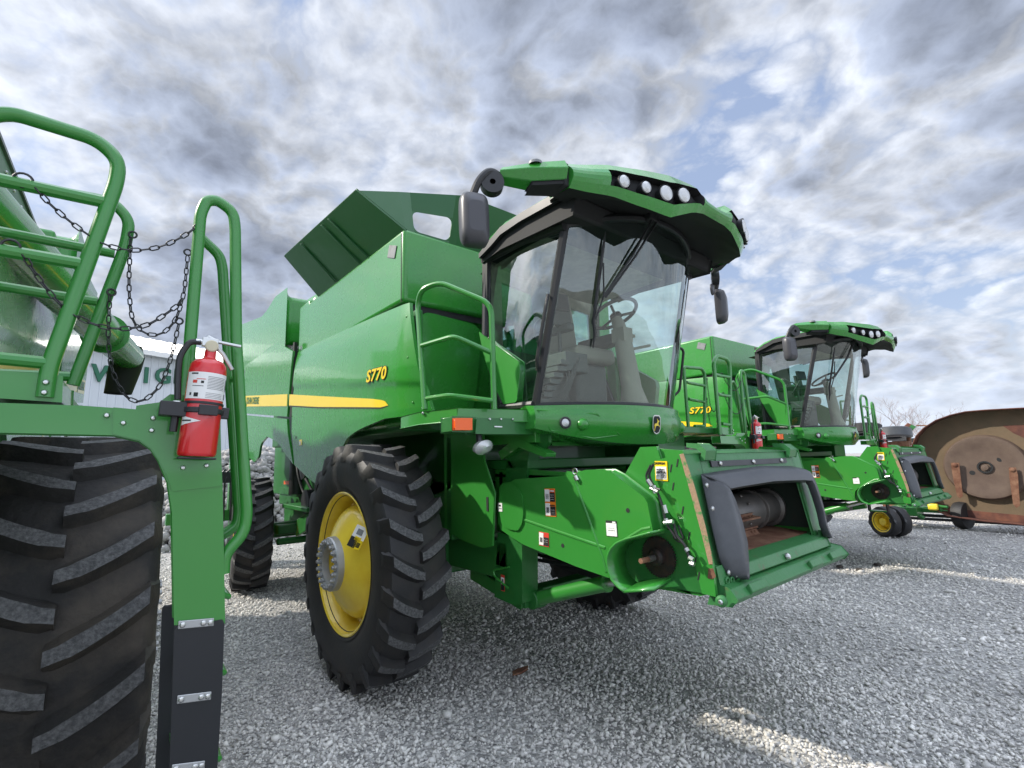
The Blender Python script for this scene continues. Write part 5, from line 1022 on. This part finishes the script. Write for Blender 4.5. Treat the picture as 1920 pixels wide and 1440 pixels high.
# ------------------------------------------------------------------ folded implement beyond
dv = ray((1670, 820)); k_ = 20/math.hypot(dv.x, dv.y); ic = CAM+dv*k_
def far(p, d=20): r_ = ray(p); return CAM+r_*(d/math.hypot(r_.x, r_.y))
IM = empty('folded_implement', (ic.x, ic.y, 0), 0, 'folded tillage implement with grey tyres raised, far behind the right harvester', 'farm implement'); io = Vector((ic.x, ic.y, 0))
for p, a in (((1674, 813), .4), ((1620, 806), .2)):
    b = MB(); b.lathe([(-.13, .22), (-.16, .30), (-.16, .44), (-.12, .5), (.12, .5), (.16, .44), (.16, .30), (.13, .22)], far(p)-io, (.15, .05, 1), 28); b.build('tyre', RW if a > .3 else RB, IM, smooth=30)
b = MB(); b.slab([p-io for p in [far(q) for q in ((1687, 808), (1703, 793), (1709, 796), (1694, 812))]], (.3, .1, 0)); b.each('wing_panel', rst, IM); b = MB(); b.slab([p-io for p in [far(q) for q in ((1709, 796), (1718, 800), (1700, 818), (1694, 812))]], (.3, .1, 0)); b.each('wing_panel', GW, IM)
b = MB(); fpn = far((1672, 828))-io; b.box((fpn.x-.1, fpn.y-.45, 0), (fpn.x+.1, fpn.y+.45, fpn.z)); b.cyl(far((1700, 800))-io, far((1706, 835))-io, .06); b.cyl(far((1718, 798))-io, far((1740, 798))-io, .02); b.build('frame', RU, IM)
SHD = empty('open_shed', (0, 0, 0), 0, 'small distant shed with a dark flat roof beside the folded implement', 'shed'); p = far((1712, 822), 45); SHD.location = (p.x, p.y, 0)
b = MB(); b.box((-1, -1.0, p.z-.25), (1.5, 1.0, p.z)); b.build('roof', BM, SHD); b = MB(); b.box((.5, -.8, 0), (.7, .8, p.z-.25)); b.build('wall', Wm, SHD)
# another green machine glimpsed left of the middle harvester
PM = empty('planter_frame', (0, 0, 0), 0, 'green implement frame with black hoses seen between ladder rail and rear wheel at left', 'farm implement'); d2 = ray((425, 870)); d2 = Vector((d2.x, d2.y, 0)).normalized(); q = CAM+d2*11; PM.location = (q.x, q.y, 0)
b = MB(); b.box((-.9, -.08, .8), (.5, .08, 1.0)); b.box((-.5, -.1, 1.0), (-.34, .06, 2.0)); b.box((.05, -.1, 1.0), (.2, .06, 2.1)); b.box((-.6, -.15, .3), (-.2, .1, .8)); b.box((.1, -.15, .3), (.4, .1, .8)); b.build('frame', G, PM, bevel=.01)
b = MB()
for k in range(7): b.tube(fil([(-.5+.12*k, -.1, .8), (-.45+.1*k, -.2, 1.35+.06*k), (-.2+.08*k, -.15, 1.75)], .2), .018, 6)
b.box((-.35, -.2, 1.85), (-.15, -.05, 2.05)); b.box((-.1, -.2, 1.5), (.05, -.05, 1.7)); b.build('hoses', BK, PM)
b = MB(); b.lathe([(-.08, .2), (-.1, .3), (.1, .3), (.08, .2)], (-.1, 0, .3), (1, 0, 0), 20, 0, (True, True)); b.build('gauge_wheel', RB, PM)
# ------------------------------------------------------------------ bare trees on the horizon
bark = mat('bare_bark', (.30, .265, .265), .9)
def bare_tree(seed, p, d, h, label):
    r = random.Random(seed); q = far(p, d); T = empty('bare_tree', (q.x, q.y, 0), 0, label, 'tree', 'bare trees on the horizon')
    tr = MB(); br = MB()
    def grow(mb, a, dr, L, rd_, lv):
        c = a+dr*L*.5+Vector((r.uniform(-.06, .06), r.uniform(-.06, .06), 0))*L; e_ = c+(dr+Vector((r.uniform(-.2, .2), r.uniform(-.2, .2), .1))).normalized()*L*.5
        mb.tube([a, c, e_], [rd_, rd_*.8, rd_*.6], 4 if lv > 1 else 6)
        if lv < 5:
            for i in range(3 if lv < 4 else 4):
                t = r.uniform(.35, 1); s_ = a.lerp(e_, t) if i else e_
                nd_ = (dr+Vector((r.uniform(-.9, .9), r.uniform(-.9, .9), r.uniform(-.1, .6)))).normalized(); grow(br, s_, nd_, L*r.uniform(.55, .78), rd_*.55, lv+1)
    grow(tr, Vector((0, 0, 0)), Vector((0, 0, 1)), h*.36, h*.014, 0)
    tr.build('trunk', bark, T); br.build('crown', bark, T, smooth=0)
for i, (px, d, h, lb) in enumerate(((1765, 62, 7, 'bare tree on the skyline hidden mostly by the cutter rim'), (1698, 58, 7.2, 'bare leafless tree on the skyline, tallest, behind the folded panel'), (1662, 64, 6.6, 'bare leafless tree on the skyline above the raised grey tyre'), (1640, 70, 6, 'thin bare tree on the skyline just right of the far harvester'), (1726, 75, 6, 'small bare tree on the skyline left of the cutter rim'))):
    bare_tree(i+3, (px, 850), d, h, lb)
# ------------------------------------------------------------------ bits lying on the gravel
b = MB(); c_ = Z(.012, [(975, 1260)])[0]; b.slab([c_+Vector(v) for v in ((-.09, -.02, 0), (-.02, -.035, 0), (.08, -.01, .0), (.10, .015, 0), (.0, .03, 0), (-.07, .015, 0))], (0, 0, .018)); tag(b.build('wood_chip', RU, bevel=.004), 'rust brown piece of bark lying on the gravel in front of the big front tyre', 'debris')
mud = mat('mud', (.05, .042, .035), .9, bump=.6)
for p, lb in (((1575, 1062), 'dark clod of mud on the gravel, nearest to the feeder mouth'), ((1612, 1068), 'dark clod of mud on the gravel, middle one of the three'), ((1645, 1058), 'dark clod of mud on the gravel, farthest right of the three')):
    c_ = Z(.02, [p])[0]; b = MB(); b.lathe([(-.02, .02), (-.01, .06), (.012, .045), (.02, .01)], (0, 0, 0), (0, 0, 1), 9, 0, (True, True)); b.v = [(x*1.5+.01*math.sin(17*y), y+.012*math.sin(23*x), z) for x, y, z in b.v]
    o = b.build('mud_clod', mud); o.location = c_; tag(o, lb, 'debris', 'mud clods on the gravel')
print('objects', len(S.objects))
